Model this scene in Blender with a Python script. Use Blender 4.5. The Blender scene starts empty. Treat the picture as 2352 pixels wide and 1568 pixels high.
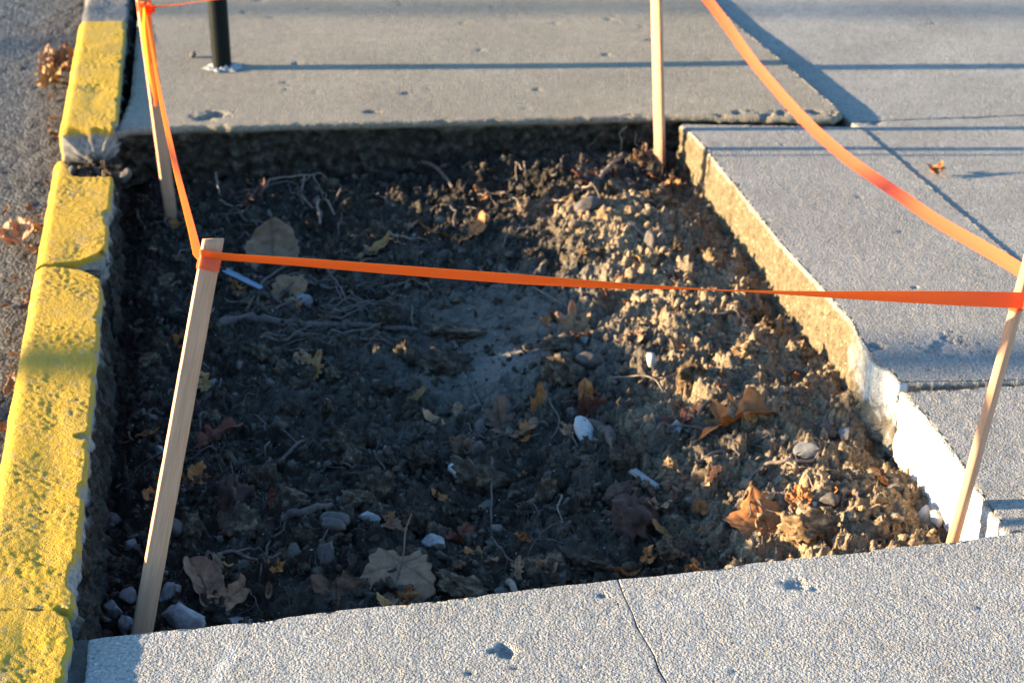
import bpy, math, random
import numpy as np
from mathutils import Vector, Matrix

random.seed(7)
RNG = np.random.default_rng(7)
scene = bpy.context.scene
COL = scene.collection

# ------------------------------------------------------------------ camera
H = 1.6
PITCH = math.radians(25.2)
FPX = 4000.0                       # focal length in units of a 2352 px wide picture
cd = bpy.data.cameras.new('camera')
cam = bpy.data.objects.new('camera', cd)
COL.objects.link(cam)
cam.location = (0, 0, H)
cam.rotation_euler = (math.radians(90) - PITCH, 0, 0)
cd.sensor_width = 36
cd.lens = FPX / 2352 * 36
cd.clip_start = 0.05
cd.clip_end = 500
cd.dof.use_dof = True
cd.dof.focus_distance = 2.75
cd.dof.aperture_fstop = 7.0
scene.camera = cam

# ------------------------------------------------------------------ light
SUN_EL = math.radians(8.6)
SUN_DIR = Vector((-math.cos(SUN_EL), -0.02 * math.cos(SUN_EL), math.sin(SUN_EL))).normalized()  # towards the sun
w = bpy.data.worlds.new('World')
scene.world = w
w.use_nodes = True
nt = w.node_tree
for n in list(nt.nodes):
    nt.nodes.remove(n)
sky = nt.nodes.new('ShaderNodeTexSky')
sky.sky_type = 'NISHITA'
sky.sun_disc = False
sky.sun_elevation = SUN_EL
sky.sun_rotation = math.atan2(SUN_DIR.x, SUN_DIR.y)
sky.altitude = 100
sky.air_density = 1.0
sky.dust_density = 0.4
sky.ozone_density = 3.0
bg = nt.nodes.new('ShaderNodeBackground')
bg.inputs['Strength'].default_value = 0.12
wo = nt.nodes.new('ShaderNodeOutputWorld')
hs = nt.nodes.new('ShaderNodeHueSaturation')
hs.inputs['Saturation'].default_value = 1.08
nt.links.new(sky.outputs[0], hs.inputs['Color'])
nt.links.new(hs.outputs[0], bg.inputs[0])
nt.links.new(bg.outputs[0], wo.inputs[0])

sl = bpy.data.lights.new('sun', 'SUN')
sl.energy = 5.0
sl.angle = math.radians(0.5)
sl.color = (1.0, 0.77, 0.47)
so = bpy.data.objects.new('sun', sl)
COL.objects.link(so)
so.rotation_euler = SUN_DIR.to_track_quat('Z', 'Y').to_euler()

scene.view_settings.view_transform = 'Standard'
scene.view_settings.look = 'None'
scene.view_settings.exposure = 2.6
scene.view_settings.gamma = 1.0

# ------------------------------------------------------------------ geometry of the view: photograph measure -> place in the world
CP, SP = math.cos(PITCH), math.sin(PITCH)

def ray(u, v):
    a = (u - 1176) / FPX
    b = (784 - v) / FPX
    return (a, CP + b * SP, -SP + b * CP)

def at(u, v, z=0.0):
    d = ray(u, v)
    t = (z - H) / d[2]
    return (d[0] * t, d[1] * t)

def depth(x, y, z):
    return y * CP + (H - z) * SP

def on_plane(u, v, p0, p1):
    """meeting point of a sight line with the upright plane through p0 and p1"""
    d = Vector(ray(u, v))
    n = Vector((-(p1[1] - p0[1]), p1[0] - p0[0], 0))
    o = Vector((0, 0, H))
    t = (Vector((p0[0], p0[1], 0)) - Vector((0, 0, 0))).dot(n) / d.dot(n)
    return o + d * t

# ------------------------------------------------------------------ noise
def _h(ix, iy, iz, seed):
    n = (ix.astype(np.int64) * 374761393 + iy.astype(np.int64) * 668265263 + iz.astype(np.int64) * 2147483647 % 982451653 + seed * 1274126177) & 0xFFFFFFFF
    n = ((n ^ (n >> 13)) * 1274126177) & 0xFFFFFFFF
    n = ((n ^ (n >> 16)) * 2246822519) & 0xFFFFFFFF
    return (n ^ (n >> 15)) & 0xFFFFFFFF

def perlin(x, y, z=0.0, seed=0):
    x, y, z = np.broadcast_arrays(np.asarray(x, float), np.asarray(y, float), np.asarray(z, float))
    xi, yi, zi = np.floor(x), np.floor(y), np.floor(z)
    xf, yf, zf = x - xi, y - yi, z - zi
    u, v, ww = [t * t * t * (t * (t * 6 - 15) + 10) for t in (xf, yf, zf)]
    xi, yi, zi = xi.astype(np.int64), yi.astype(np.int64), zi.astype(np.int64)
    out = 0
    for dx in (0, 1):
        for dy in (0, 1):
            for dz in (0, 1):
                h = _h(xi + dx, yi + dy, zi + dz, seed)
                gx = (h & 1023) / 511.5 - 1
                gy = ((h >> 10) & 1023) / 511.5 - 1
                gz = ((h >> 20) & 1023) / 511.5 - 1
                wt = (u if dx else 1 - u) * (v if dy else 1 - v) * (ww if dz else 1 - ww)
                out = out + wt * (gx * (xf - dx) + gy * (yf - dy) + gz * (zf - dz))
    return out * 1.3

def fbm(x, y, z=0.0, seed=0, octs=4, gain=0.5):
    s, a, f = 0, 1.0, 1.0
    for o in range(octs):
        s = s + a * perlin(np.asarray(x) * f, np.asarray(y) * f, np.asarray(z) * f, seed + o)
        a *= gain
        f *= 2.03
    return s

def worley(x, y, seed=0):
    x = np.asarray(x, float); y = np.asarray(y, float)
    xi, yi = np.floor(x), np.floor(y)
    best = np.full(x.shape, 9.0); idv = np.zeros(x.shape)
    for dx in (-1, 0, 1):
        for dy in (-1, 0, 1):
            cx, cy = (xi + dx).astype(np.int64), (yi + dy).astype(np.int64)
            h = _h(cx, cy, np.zeros_like(cx), seed)
            px = cx + (h & 1023) / 1023.0
            py = cy + ((h >> 10) & 1023) / 1023.0
            d = np.hypot(x - px, y - py)
            m = d < best
            best = np.where(m, d, best)
            idv = np.where(m, ((h >> 20) & 1023) / 1023.0, idv)
    return best, idv

def blocks(x, y, seed=0):
    """broken, tilted cells: every cell a small plane of its own height and slope"""
    x = np.asarray(x, float); y = np.asarray(y, float)
    xi, yi = np.floor(x), np.floor(y)
    best = np.full(x.shape, 9.0); out = np.zeros(x.shape)
    for dx in (-1, 0, 1):
        for dy in (-1, 0, 1):
            cx, cy = (xi + dx).astype(np.int64), (yi + dy).astype(np.int64)
            h = _h(cx, cy, np.zeros_like(cx), seed); g2 = _h(cx, cy, np.ones_like(cx), seed + 1)
            px = cx + (h & 1023) / 1023.0; py = cy + ((h >> 10) & 1023) / 1023.0
            rx, ry = x - px, y - py
            d = np.hypot(rx, ry * 1.2)
            m = d < best
            best = np.where(m, d, best)
            v = ((h >> 20) & 1023) / 1023.0 + ((g2 & 1023) / 511.5 - 1) * rx * 1.1 + (((g2 >> 10) & 1023) / 511.5 - 1) * ry * 1.1 - 0.5 * d * d
            out = np.where(m, v, out)
    return out

def sstep(a, b, x):
    t = np.clip((np.asarray(x, float) - a) / (b - a), 0, 1)
    return t * t * (3 - 2 * t)

# ------------------------------------------------------------------ mesh helpers
def make(name, V, F, mat, parent=None, smooth=True, attrs=None, loc=None):
    me = bpy.data.meshes.new(name)
    V = np.asarray(V, float)
    me.vertices.add(len(V))
    me.vertices.foreach_set('co', V.ravel())
    if isinstance(F, np.ndarray):
        k = F.shape[1]
        me.loops.add(F.size)
        me.loops.foreach_set('vertex_index', F.ravel().astype(np.int32))
        me.polygons.add(len(F))
        me.polygons.foreach_set('loop_start', np.arange(0, F.size, k, dtype=np.int32))
        me.polygons.foreach_set('loop_total', np.full(len(F), k, dtype=np.int32))
    else:
        tot = np.array([len(f) for f in F], dtype=np.int32)
        flat = np.fromiter((i for f in F for i in f), dtype=np.int32)
        me.loops.add(len(flat))
        me.loops.foreach_set('vertex_index', flat)
        me.polygons.add(len(F))
        me.polygons.foreach_set('loop_start', np.concatenate([[0], np.cumsum(tot)[:-1]]).astype(np.int32))
        me.polygons.foreach_set('loop_total', tot)
    me.update(calc_edges=True)
    me.validate()
    if smooth:
        me.polygons.foreach_set('use_smooth', np.ones(len(me.polygons), dtype=bool))
    if attrs:
        for k2, arr in attrs.items():
            a = me.attributes.new(k2, 'FLOAT', 'POINT')
            a.data.foreach_set('value', np.asarray(arr, dtype=np.float32).ravel())
    for m in (mat if isinstance(mat, (list, tuple)) else [mat]):
        me.materials.append(m)
    o = bpy.data.objects.new(name, me)
    COL.objects.link(o)
    if parent is not None:
        o.parent = parent
    if loc is not None:
        o.location = loc
    return o

def tag(o, label=None, cat=None, group=None, kind=None):
    if label: o['label'] = label
    if cat: o['category'] = cat
    if group: o['group'] = group
    if kind: o['kind'] = kind
    return o

def empty(name, loc):
    o = bpy.data.objects.new(name, None)
    o.empty_display_size = 0.05
    COL.objects.link(o)
    o.location = loc
    return o

def grid_faces(n, m, off=0, wrap=False):
    i = np.arange(n - 1)[:, None]
    j = np.arange(m if wrap else m - 1)[None, :]
    a = i * m + j
    b = i * m + (j + 1) % m
    c = (i + 1) * m + (j + 1) % m
    d = (i + 1) * m + j
    return np.stack([a, b, c, d], -1).reshape(-1, 4) + off

def resample(P, n):
    P = np.asarray(P, float)
    d = np.concatenate([[0], np.cumsum(np.linalg.norm(np.diff(P, axis=0), axis=1))])
    t = np.linspace(0, d[-1], n)
    return np.stack([np.interp(t, d, P[:, k]) for k in range(P.shape[1])], 1)

def spline(P, n):
    """Catmull-Rom through the points"""
    P = np.asarray(P, float)
    Q = np.vstack([2 * P[0] - P[1], P, 2 * P[-1] - P[-2]])
    out = []
    seg = len(P) - 1
    for t in np.linspace(0, seg - 1e-9, n):
        i = int(t); f = t - i
        a, b, c, d = Q[i:i + 4]
        out.append(0.5 * ((2 * b) + (-a + c) * f + (2 * a - 5 * b + 4 * c - d) * f * f + (-a + 3 * b - 3 * c + d) * f ** 3))
    return np.array(out)

def tube_geo(P, R, sides=6, off=0):
    P = np.asarray(P, float); n = len(P)
    R = np.broadcast_to(np.asarray(R, float), (n,))
    T = np.gradient(P, axis=0)
    T /= np.linalg.norm(T, axis=1)[:, None] + 1e-12
    up = np.array([0.13, 0.21, 0.97])
    S = np.cross(T, up); S /= np.linalg.norm(S, axis=1)[:, None] + 1e-9
    U = np.cross(S, T)
    a = np.linspace(0, 2 * math.pi, sides, endpoint=False)
    V = P[:, None, :] + R[:, None, None] * (np.cos(a)[None, :, None] * S[:, None, :] + np.sin(a)[None, :, None] * U[:, None, :])
    V = V.reshape(-1, 3)
    F = [tuple(f) for f in grid_faces(n, sides, off, wrap=True)]
    F.append(tuple(off + k for k in range(sides)))
    F.append(tuple(off + (n - 1) * sides + k for k in reversed(range(sides))))
    return V, F

# ------------------------------------------------------------------ materials
def newmat(name):
    m = bpy.data.materials.new(name)
    m.use_nodes = True
    t = m.node_tree
    for n in list(t.nodes):
        t.nodes.remove(n)
    out = t.nodes.new('ShaderNodeOutputMaterial')
    b = t.nodes.new('ShaderNodeBsdfPrincipled')
    t.links.new(b.outputs[0], out.inputs[0])
    return m, t, b, out

class NB:
    def __init__(s, t): s.t = t
    def n(s, typ, **kw):
        n = s.t.nodes.new(typ)
        for k, v in kw.items():
            setattr(n, k, v)
        return n
    def l(s, a, b): s.t.links.new(a, b)
    def coord(s, kind='Object'):
        return s.n('ShaderNodeTexCoord').outputs[kind]
    def noise(s, vec, scale, detail=4, rough=0.5, dist=0.0):
        n = s.n('ShaderNodeTexNoise')
        n.inputs['Scale'].default_value = scale
        n.inputs['Detail'].default_value = detail
        n.inputs['Roughness'].default_value = rough
        n.inputs['Distortion'].default_value = dist
        s.l(vec, n.inputs['Vector'])
        return n.outputs['Fac']
    def voro(s, vec, scale, feature='F1', out='Distance', rnd=1.0):
        n = s.n('ShaderNodeTexVoronoi')
        n.feature = feature
        n.inputs['Scale'].default_value = scale
        n.inputs['Randomness'].default_value = rnd
        s.l(vec, n.inputs['Vector'])
        return n.outputs[out]
    def ramp(s, fac, stops):
        r = s.n('ShaderNodeValToRGB')
        e = r.color_ramp.elements
        while len(e) < len(stops):
            e.new(0.5)
        for k, (p, c) in enumerate(stops):
            e[k].position = p
            e[k].color = (*c, 1) if len(c) == 3 else c
        s.l(fac, r.inputs[0])
        return r.outputs[0]
    def gray(s, fac, a, b):
        r = s.n('ShaderNodeMapRange')
        r.inputs['From Min'].default_value = a
        r.inputs['From Max'].default_value = b
        s.l(fac, r.inputs['Value'])
        return r.outputs[0]
    def mix(s, fac, a, b, mode='MIX'):
        m = s.n('ShaderNodeMix', data_type='RGBA', blend_type=mode)
        for sock, v in ((m.inputs[0], fac), (m.inputs[6], a), (m.inputs[7], b)):
            if isinstance(v, (int, float)): sock.default_value = v
            elif isinstance(v, tuple): sock.default_value = (*v, 1)
            else: s.l(v, sock)
        return m.outputs[2]
    def math(s, op, a, b=None):
        m = s.n('ShaderNodeMath', operation=op)
        for k, v in enumerate((a, b)):
            if v is None: continue
            if isinstance(v, (int, float)): m.inputs[k].default_value = v
            else: s.l(v, m.inputs[k])
        return m.outputs[0]
    def attr(s, name):
        a = s.n('ShaderNodeAttribute'); a.attribute_name = name
        return a.outputs['Fac']
    def rand(s):
        return s.n('ShaderNodeObjectInfo').outputs['Random']
    def bump(s, h, strength, dist, normal=None):
        b = s.n('ShaderNodeBump')
        b.inputs['Strength'].default_value = strength
        b.inputs['Distance'].default_value = dist
        s.l(h, b.inputs['Height'])
        if normal is not None: s.l(normal, b.inputs['Normal'])
        return b.outputs[0]
    def mapping(s, vec, scale=(1, 1, 1), rot=(0, 0, 0)):
        m = s.n('ShaderNodeMapping')
        m.inputs['Scale'].default_value = scale
        m.inputs['Rotation'].default_value = rot
        s.l(vec, m.inputs['Vector'])
        return m.outputs[0]

SOIL_DARK = (0.0115, 0.009, 0.007)
SOIL_MID = (0.033, 0.0255, 0.0185)
SOIL_PALE = (0.125, 0.102, 0.076)

def concrete(name, base=(0.37, 0.34, 0.30), grain=1.0, warm=0.0, tone=1.0):
    m, t, b, out = newmat(name)
    q = NB(t)
    co = q.coord()
    big = q.noise(co, 2.3, 5, 0.6)
    mid = q.noise(co, 17, 5, 0.65)
    fine = q.noise(co, 150, 3, 0.75)
    grit = q.noise(co, 420, 2, 0.6)
    c = q.mix(q.gray(big, 0.3, 0.7), tuple(x * 0.80 * tone for x in base), tuple(x * 1.10 * tone for x in base))
    c = q.mix(q.math('MULTIPLY', q.gray(mid, 0.42, 0.72), 0.45), c, tuple(x * 0.66 * tone * k for x, k in zip(base, (1.05, 0.97, 0.86))))
    sp = q.voro(co, 95, out='Color')
    spd = q.voro(co, 95)
    sel = q.math('MULTIPLY', q.math('LESS_THAN', spd, 0.26), q.math('GREATER_THAN', sp, 0.62))
    c = q.mix(q.math('MULTIPLY', sel, 0.5), c, tuple(min(1, x * 1.5) for x in base))
    sp2 = q.voro(q.mapping(co, (1, 1, 1), (0, 0, 0.7)), 70, out='Color')
    spd2 = q.voro(q.mapping(co, (1, 1, 1), (0, 0, 0.7)), 70)
    sel2 = q.math('MULTIPLY', q.math('LESS_THAN', spd2, 0.2), q.math('GREATER_THAN', sp2, 0.7))
    c = q.mix(q.math('MULTIPLY', sel2, 0.55), c, (0.12, 0.105, 0.09))
    c = q.mix(0.75, c, q.ramp(fine, [(0.32, (0.34, 0.34, 0.34)), (0.5, (0.80, 0.79, 0.78)), (0.66, (1.15, 1.15, 1.14))]), 'MULTIPLY')
    st = q.noise(co, 5.5, 6, 0.7, 0.5)
    c = q.mix(q.math('MULTIPLY', q.gray(st, 0.56, 0.74), 0.35), c, tuple(x * k for x, k in zip(base, (0.62, 0.56, 0.46))))
    dirt = q.attr('dirt')
    sn = q.noise(co, 45, 5, 0.7)
    sc = q.ramp(sn, [(0.3, SOIL_DARK), (0.50, (0.040, 0.031, 0.022)), (0.70, (0.12, 0.10, 0.072)), (0.80, (0.26, 0.23, 0.18))])
    c = q.mix(dirt, c, sc)
    tan = q.attr('stain')
    tn = q.noise(co, 60, 5, 0.7)
    tc = q.ramp(tn, [(0.28, (0.075, 0.056, 0.032)), (0.5, (0.145, 0.108, 0.058)), (0.68, (0.21, 0.165, 0.095)), (0.8, (0.30, 0.26, 0.18))])
    ag = q.math('MULTIPLY', q.math('LESS_THAN', q.voro(co, 75), 0.30), q.math('GREATER_THAN', q.voro(co, 75, out='Color'), 0.55))
    tc = q.mix(q.math('MULTIPLY', ag, 0.6), tc, (0.34, 0.28, 0.18))
    ho = q.math('GREATER_THAN', q.noise(co, 70, 4, 0.7), 0.66)
    tc = q.mix(q.math('MULTIPLY', ho, 0.75), tc, (0.035, 0.026, 0.016))
    c = q.mix(tan, c, tc)
    fr_ = q.noise(co, 40, 4, 0.6)
    c = q.mix(q.attr('fresh'), c, q.ramp(fr_, [(0.3, (0.52, 0.50, 0.46)), (0.6, (0.74, 0.72, 0.68))]))
    q.l(c, b.inputs['Base Color'])
    b.inputs['Roughness'].default_value = 0.92
    b.inputs['Specular IOR Level'].default_value = 0.25
    h = q.math('ADD', q.math('MULTIPLY', fine, 1.0), q.math('MULTIPLY', grit, 0.35))
    h = q.math('ADD', h, q.math('MULTIPLY', mid, 0.8))
    gv = q.voro(co, 230)
    h = q.math('SUBTRACT', h, q.math('MULTIPLY', gv, 0.55))
    nrm = q.bump(h, 1.0, 0.0075 * grain)
    q.l(nrm, b.inputs['Normal'])
    return m

M = {}
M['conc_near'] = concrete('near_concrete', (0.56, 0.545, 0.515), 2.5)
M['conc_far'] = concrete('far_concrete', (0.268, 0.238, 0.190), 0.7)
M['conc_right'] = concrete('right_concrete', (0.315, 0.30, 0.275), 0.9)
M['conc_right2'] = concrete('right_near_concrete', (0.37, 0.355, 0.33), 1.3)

def kerb_mat():
    m, t, b, out = newmat('yellow_kerb_paint')
    q = NB(t)
    co = q.coord()
    n1 = q.noise(co, 9, 5, 0.6)
    n2 = q.noise(co, 85, 4, 0.65)
    n3 = q.noise(co, 210, 3, 0.7)
    y = q.mix(q.gray(n1, 0.35, 0.7), (0.44, 0.264, 0.012), (0.36, 0.232, 0.026))
    y = q.mix(q.math('MULTIPLY', q.gray(n2, 0.52, 0.68), 0.35), y, (0.36, 0.26, 0.09))
    pit = q.math('GREATER_THAN', q.noise(co, 130, 3, 0.75), 0.70)
    y = q.mix(q.math('MULTIPLY', pit, 0.7), y, (0.10, 0.085, 0.06))
    g = q.mix(q.gray(n2, 0.3, 0.7), (0.13, 0.12, 0.11), (0.34, 0.32, 0.29))
    scuff = q.noise(q.mapping(co, (30, 7, 30)), 1.0, 5, 0.7, 0.6)
    y = q.mix(q.math('MULTIPLY', q.gray(scuff, 0.55, 0.72), 0.55), y, (0.17, 0.14, 0.075))
    fl = q.math('GREATER_THAN', q.noise(co, 24, 6, 0.75), 0.66)
    y = q.mix(q.math('MULTIPLY', fl, 0.85), y, (0.24, 0.225, 0.20))
    c = q.mix(q.attr('bare'), y, g)
    sc = q.ramp(n2, [(0.3, SOIL_DARK), (0.6, SOIL_MID), (0.8, (0.14, 0.12, 0.10))])
    c = q.mix(q.attr('dirt'), c, sc)
    q.l(c, b.inputs['Base Color'])
    b.inputs['Roughness'].default_value = 0.75
    b.inputs['Specular IOR Level'].default_value = 0.2
    h = q.math('ADD', q.math('MULTIPLY', n2, 0.6), q.math('MULTIPLY', n3, 0.8))
    q.l(q.bump(h, 1.0, 0.0052), b.inputs['Normal'])
    return m
M['kerb'] = kerb_mat()

def soil_mat(name, obj_random=False, scale=1.0, tint=(1, 1, 1), sheet=False):
    m, t, b, out = newmat(name)
    q = NB(t)
    co = q.coord()
    n1 = q.noise(co, 2.2 * scale, 5, 0.6)
    n2 = q.noise(co, 28 * scale, 6, 0.7)
    n3 = q.noise(co, 160 * scale, 3, 0.7)
    D, Mi, P = [tuple(a * k for a, k in zip(c, tint)) for c in (SOIL_DARK, SOIL_MID, SOIL_PALE)]
    c = q.ramp(n2, [(0.30, D), (0.5, Mi), (0.75, P)])
    c = q.mix(0.7, c, q.ramp(n3, [(0.3, (0.55, 0.54, 0.53)), (0.7, (1.35, 1.35, 1.35))]), 'MULTIPLY')
    if sheet == 'crumb':
        c = q.mix(1.0, c, (1.25, 1.18, 1.08), 'MULTIPLY')
        c = q.mix(q.attr('island'), c, (0.19, 0.175, 0.15))
        c = q.mix(q.attr('dry'), c, q.ramp(n3, [(0.3, (0.125, 0.088, 0.055)), (0.7, (0.46, 0.34, 0.21))]))  # sunlight painted into the crumbs as a paler, warmer colour
    elif sheet:
        c = q.mix(q.attr('pale'), c, tuple(a * k for a, k in zip((0.20, 0.18, 0.15), tint)))
        c = q.mix(q.attr('dry'), c, q.ramp(n3, [(0.3, (0.105, 0.074, 0.045)), (0.7, (0.44, 0.32, 0.195))]))  # sunlit side of the soil painted paler and warmer
        c = q.mix(q.attr('dark_mix'), c, (0.013, 0.011, 0.010))
        sp = q.voro(co, 120, out='Color'); spd = q.voro(co, 120)
        sel = q.math('MULTIPLY', q.math('LESS_THAN', spd, 0.2), q.math('GREATER_THAN', sp, 0.84))
        c = q.mix(sel, c, (0.34, 0.33, 0.31))
    if obj_random:
        r = q.rand()
        c = q.mix(0.9, c, q.ramp(r, [(0, (0.9, 0.88, 0.85)), (0.6, (1.7, 1.62, 1.50)), (1, (3.0, 2.85, 2.6))]), 'MULTIPLY')
        c = q.mix(q.attr('island'), c, tuple(a * k for a, k in zip((0.21, 0.195, 0.17), tint)))
    q.l(c, b.inputs['Base Color'])
    b.inputs['Roughness'].default_value = 0.95
    b.inputs['Specular IOR Level'].default_value = 0.2
    h = q.math('ADD', n2, q.math('MULTIPLY', n3, 0.35))
    n4 = q.noise(co, 330 * scale, 3, 0.7)
    q.l(q.bump(q.math('ADD', h, q.math('MULTIPLY', n4, 0.25)), 1.0, 0.009), b.inputs['Normal'])
    return m
M['soil'] = soil_mat('soil', sheet='soil')
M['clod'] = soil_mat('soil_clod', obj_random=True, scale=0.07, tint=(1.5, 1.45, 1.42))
M['clod_sunlit'] = soil_mat('sunlit_soil_clod', obj_random=True, scale=0.07, tint=(3.2, 2.75, 2.1))  # lighter clod copy, sunlight painted into its colour
M['crumb'] = soil_mat('soil_crumbs', obj_random=False, scale=1.0, sheet='crumb')

def stone_mat(name, a, b_, sc=30, rough=0.8, bump=0.003):
    m, t, b, out = newmat(name)
    q = NB(t)
    co = q.coord()
    sc = sc * 0.055                                   # the stones are unit shapes scaled down
    n = q.noise(co, sc, 6, 0.7)
    n2 = q.noise(co, sc * 7, 4, 0.65)
    c = q.ramp(n, [(0.3, a), (0.7, b_)])
    c = q.mix(0.5, c, q.ramp(n2, [(0.3, (0.6, 0.6, 0.6)), (0.7, (1.15, 1.15, 1.15))]), 'MULTIPLY')
    r = q.rand()
    c = q.mix(0.8, c, q.ramp(r, [(0, (0.7, 0.68, 0.66)), (1, (1.15, 1.15, 1.15))]), 'MULTIPLY')
    q.l(c, b.inputs['Base Color'])
    b.inputs['Roughness'].default_value = rough
    q.l(q.bump(q.math('ADD', n, q.math('MULTIPLY', n2, 0.4)), 0.6, bump), b.inputs['Normal'])
    return m
M['stone_blue'] = stone_mat('grey_limestone', (0.09, 0.09, 0.09), (0.31, 0.31, 0.305))
M['stone_brown'] = stone_mat('brown_stone', (0.035, 0.030, 0.027), (0.12, 0.10, 0.085))
M['stone_white'] = stone_mat('white_pebble', (0.30, 0.295, 0.285), (0.43, 0.42, 0.405), 20, 0.45, 0.0006)
M['stone_chip'] = stone_mat('pale_chip', (0.24, 0.235, 0.22), (0.45, 0.44, 0.41), 40, 0.7, 0.001)
M['rust'] = stone_mat('rotten_wood', (0.022, 0.012, 0.009), (0.10, 0.048, 0.030), 60, 0.9, 0.004)
M['grout'] = stone_mat('pale_grout', (0.20, 0.20, 0.20), (0.42, 0.42, 0.41), 900, 0.8, 0.004)

def leaf_mat(name, a, b_, vein):
    m, t, b, out = newmat(name)
    q = NB(t)
    co = q.coord()
    n = q.noise(co, 45, 5, 0.6)
    r = q.rand()
    c = q.ramp(n, [(0.3, a), (0.7, b_)])
    c = q.mix(0.8, c, q.ramp(r, [(0, (0.65, 0.62, 0.6)), (1, (1.2, 1.15, 1.1))]), 'MULTIPLY')
    sp = q.math('GREATER_THAN', q.noise(co, 210, 3, 0.7), 0.69)
    c = q.mix(q.math('MULTIPLY', sp, 0.6), c, tuple(x * 0.3 for x in a))
    c = q.mix(q.math('MULTIPLY', q.attr('vein'), 0.75), c, vein)
    q.l(c, b.inputs['Base Color'])
    b.inputs['Roughness'].default_value = 0.6
    b.inputs['Specular IOR Level'].default_value = 0.3
    q.l(q.bump(n, 0.4, 0.002), b.inputs['Normal'])
    tr = q.n('ShaderNodeBsdfTranslucent')
    q.l(c, tr.inputs['Color'])
    mx = q.n('ShaderNodeMixShader')
    mx.inputs[0].default_value = 0.28
    q.l(b.outputs[0], mx.inputs[1]); q.l(tr.outputs[0], mx.inputs[2]); q.l(mx.outputs[0], out.inputs[0])
    return m
LM = {
    'tan': leaf_mat('tan_leaf', (0.30, 0.165, 0.085), (0.46, 0.275, 0.155), (0.11, 0.06, 0.03)),
    'brown': leaf_mat('brown_leaf', (0.14, 0.075, 0.042), (0.26, 0.15, 0.088), (0.05, 0.025, 0.014)),
    'orange': leaf_mat('orange_leaf', (0.34, 0.13, 0.038), (0.48, 0.205, 0.065), (0.15, 0.05, 0.02)),
    'red': leaf_mat('red_brown_leaf', (0.11, 0.030, 0.016), (0.20, 0.065, 0.035), (0.06, 0.02, 0.012)),
    'yellow': leaf_mat('yellow_brown_leaf', (0.34, 0.19, 0.06), (0.48, 0.29, 0.11), (0.16, 0.085, 0.03)),
    'grey': leaf_mat('grey_tan_leaf', (0.21, 0.125, 0.075), (0.33, 0.21, 0.13), (0.12, 0.085, 0.055)),
}

def wood_mat(name, a, b_, axis_scale=(60, 60, 3.0), rough=0.75):
    m, t, b, out = newmat(name)
    q = NB(t)
    co = q.mapping(q.coord(), axis_scale)
    n = q.noise(co, 1.6, 6, 0.6, 0.4)
    n2 = q.noise(co, 7.0, 4, 0.6)
    c = q.ramp(n, [(0.3, a), (0.68, b_)])
    c = q.mix(0.4, c, q.ramp(n2, [(0.35, (0.72, 0.66, 0.6)), (0.6, (1.05, 1.05, 1.05))]), 'MULTIPLY')
    if name == 'raw_lumber':
        oc = q.coord()
        sep = q.n('ShaderNodeSeparateXYZ'); q.l(oc, sep.inputs[0])
        mz = q.math('ADD', sep.outputs[2], q.math('MULTIPLY', q.math('SUBTRACT', q.noise(oc, 35, 4, 0.7), 0.5), 0.16))
        c = q.mix(q.math('MULTIPLY', q.gray(mz, 0.20, 0.09), 0.8), c, (0.035, 0.026, 0.02))
        c = q.mix(q.math('MULTIPLY', q.gray(q.noise(q.mapping(oc, (50, 50, 9)), 1, 5, 0.7), 0.56, 0.75), 0.5), c, (0.22, 0.13, 0.08))
    q.l(c, b.inputs['Base Color'])
    b.inputs['Roughness'].default_value = rough
    b.inputs['Specular IOR Level'].default_value = 0.3
    q.l(q.bump(q.math('ADD', n, q.math('MULTIPLY', n2, 0.5)), 0.35, 0.0012), b.inputs['Normal'])
    return m
M['wood'] = wood_mat('raw_lumber', (0.39, 0.188, 0.103), (0.52, 0.282, 0.170))
M['root'] = wood_mat('root_bark', (0.05, 0.038, 0.032), (0.135, 0.105, 0.088), (40, 40, 40), 0.9)
M['root_pale'] = wood_mat('pale_root', (0.14, 0.10, 0.075), (0.28, 0.215, 0.16), (50, 50, 50), 0.85)
M['bark'] = wood_mat('tree_bark', (0.06, 0.05, 0.04), (0.14, 0.12, 0.10), (20, 20, 3), 0.95)
M['woodchip'] = wood_mat('weathered_splinter', (0.11, 0.11, 0.105), (0.28, 0.28, 0.275), (30, 200, 200), 0.8)

def tape_mat():
    m, t, b, out = newmat('orange_vinyl')
    q = NB(t)
    b.inputs['Base Color'].default_value = (0.95, 0.125, 0.045, 1)
    b.inputs['Roughness'].default_value = 0.38
    b.inputs['Specular IOR Level'].default_value = 0.4
    co = q.coord()
    q.l(q.bump(q.noise(co, 30, 3, 0.5), 0.15, 0.002), b.inputs['Normal'])
    tr = q.n('ShaderNodeBsdfTranslucent')
    tr.inputs['Color'].default_value = (1.0, 0.43, 0.04, 1)
    mx = q.n('ShaderNodeMixShader')
    mx.inputs[0].default_value = 0.5
    q.l(b.outputs[0], mx.inputs[1]); q.l(tr.outputs[0], mx.inputs[2]); q.l(mx.outputs[0], out.inputs[0])
    return m
M['tape'] = tape_mat()

def plain(name, col, rough=0.5, spec=0.5, bump=0, sc=100):
    m, t, b, out = newmat(name)
    q = NB(t)
    co = q.coord()
    n = q.noise(co, sc, 4, 0.6)
    c = q.mix(q.gray(n, 0.3, 0.7), tuple(x * 0.75 for x in col), tuple(min(1, x * 1.15) for x in col))
    q.l(c, b.inputs['Base Color'])
    b.inputs['Roughness'].default_value = rough
    b.inputs['Specular IOR Level'].default_value = spec
    if bump: q.l(q.bump(n, 0.5, bump), b.inputs['Normal'])
    return m
M['black'] = plain('black_enamel', (0.006, 0.008, 0.008), 0.5, 0.08, 0.0003, 60)
M['plastic'] = plain('pale_blue_plastic', (0.13, 0.19, 0.25), 0.45, 0.5, 0.001, 40)

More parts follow.
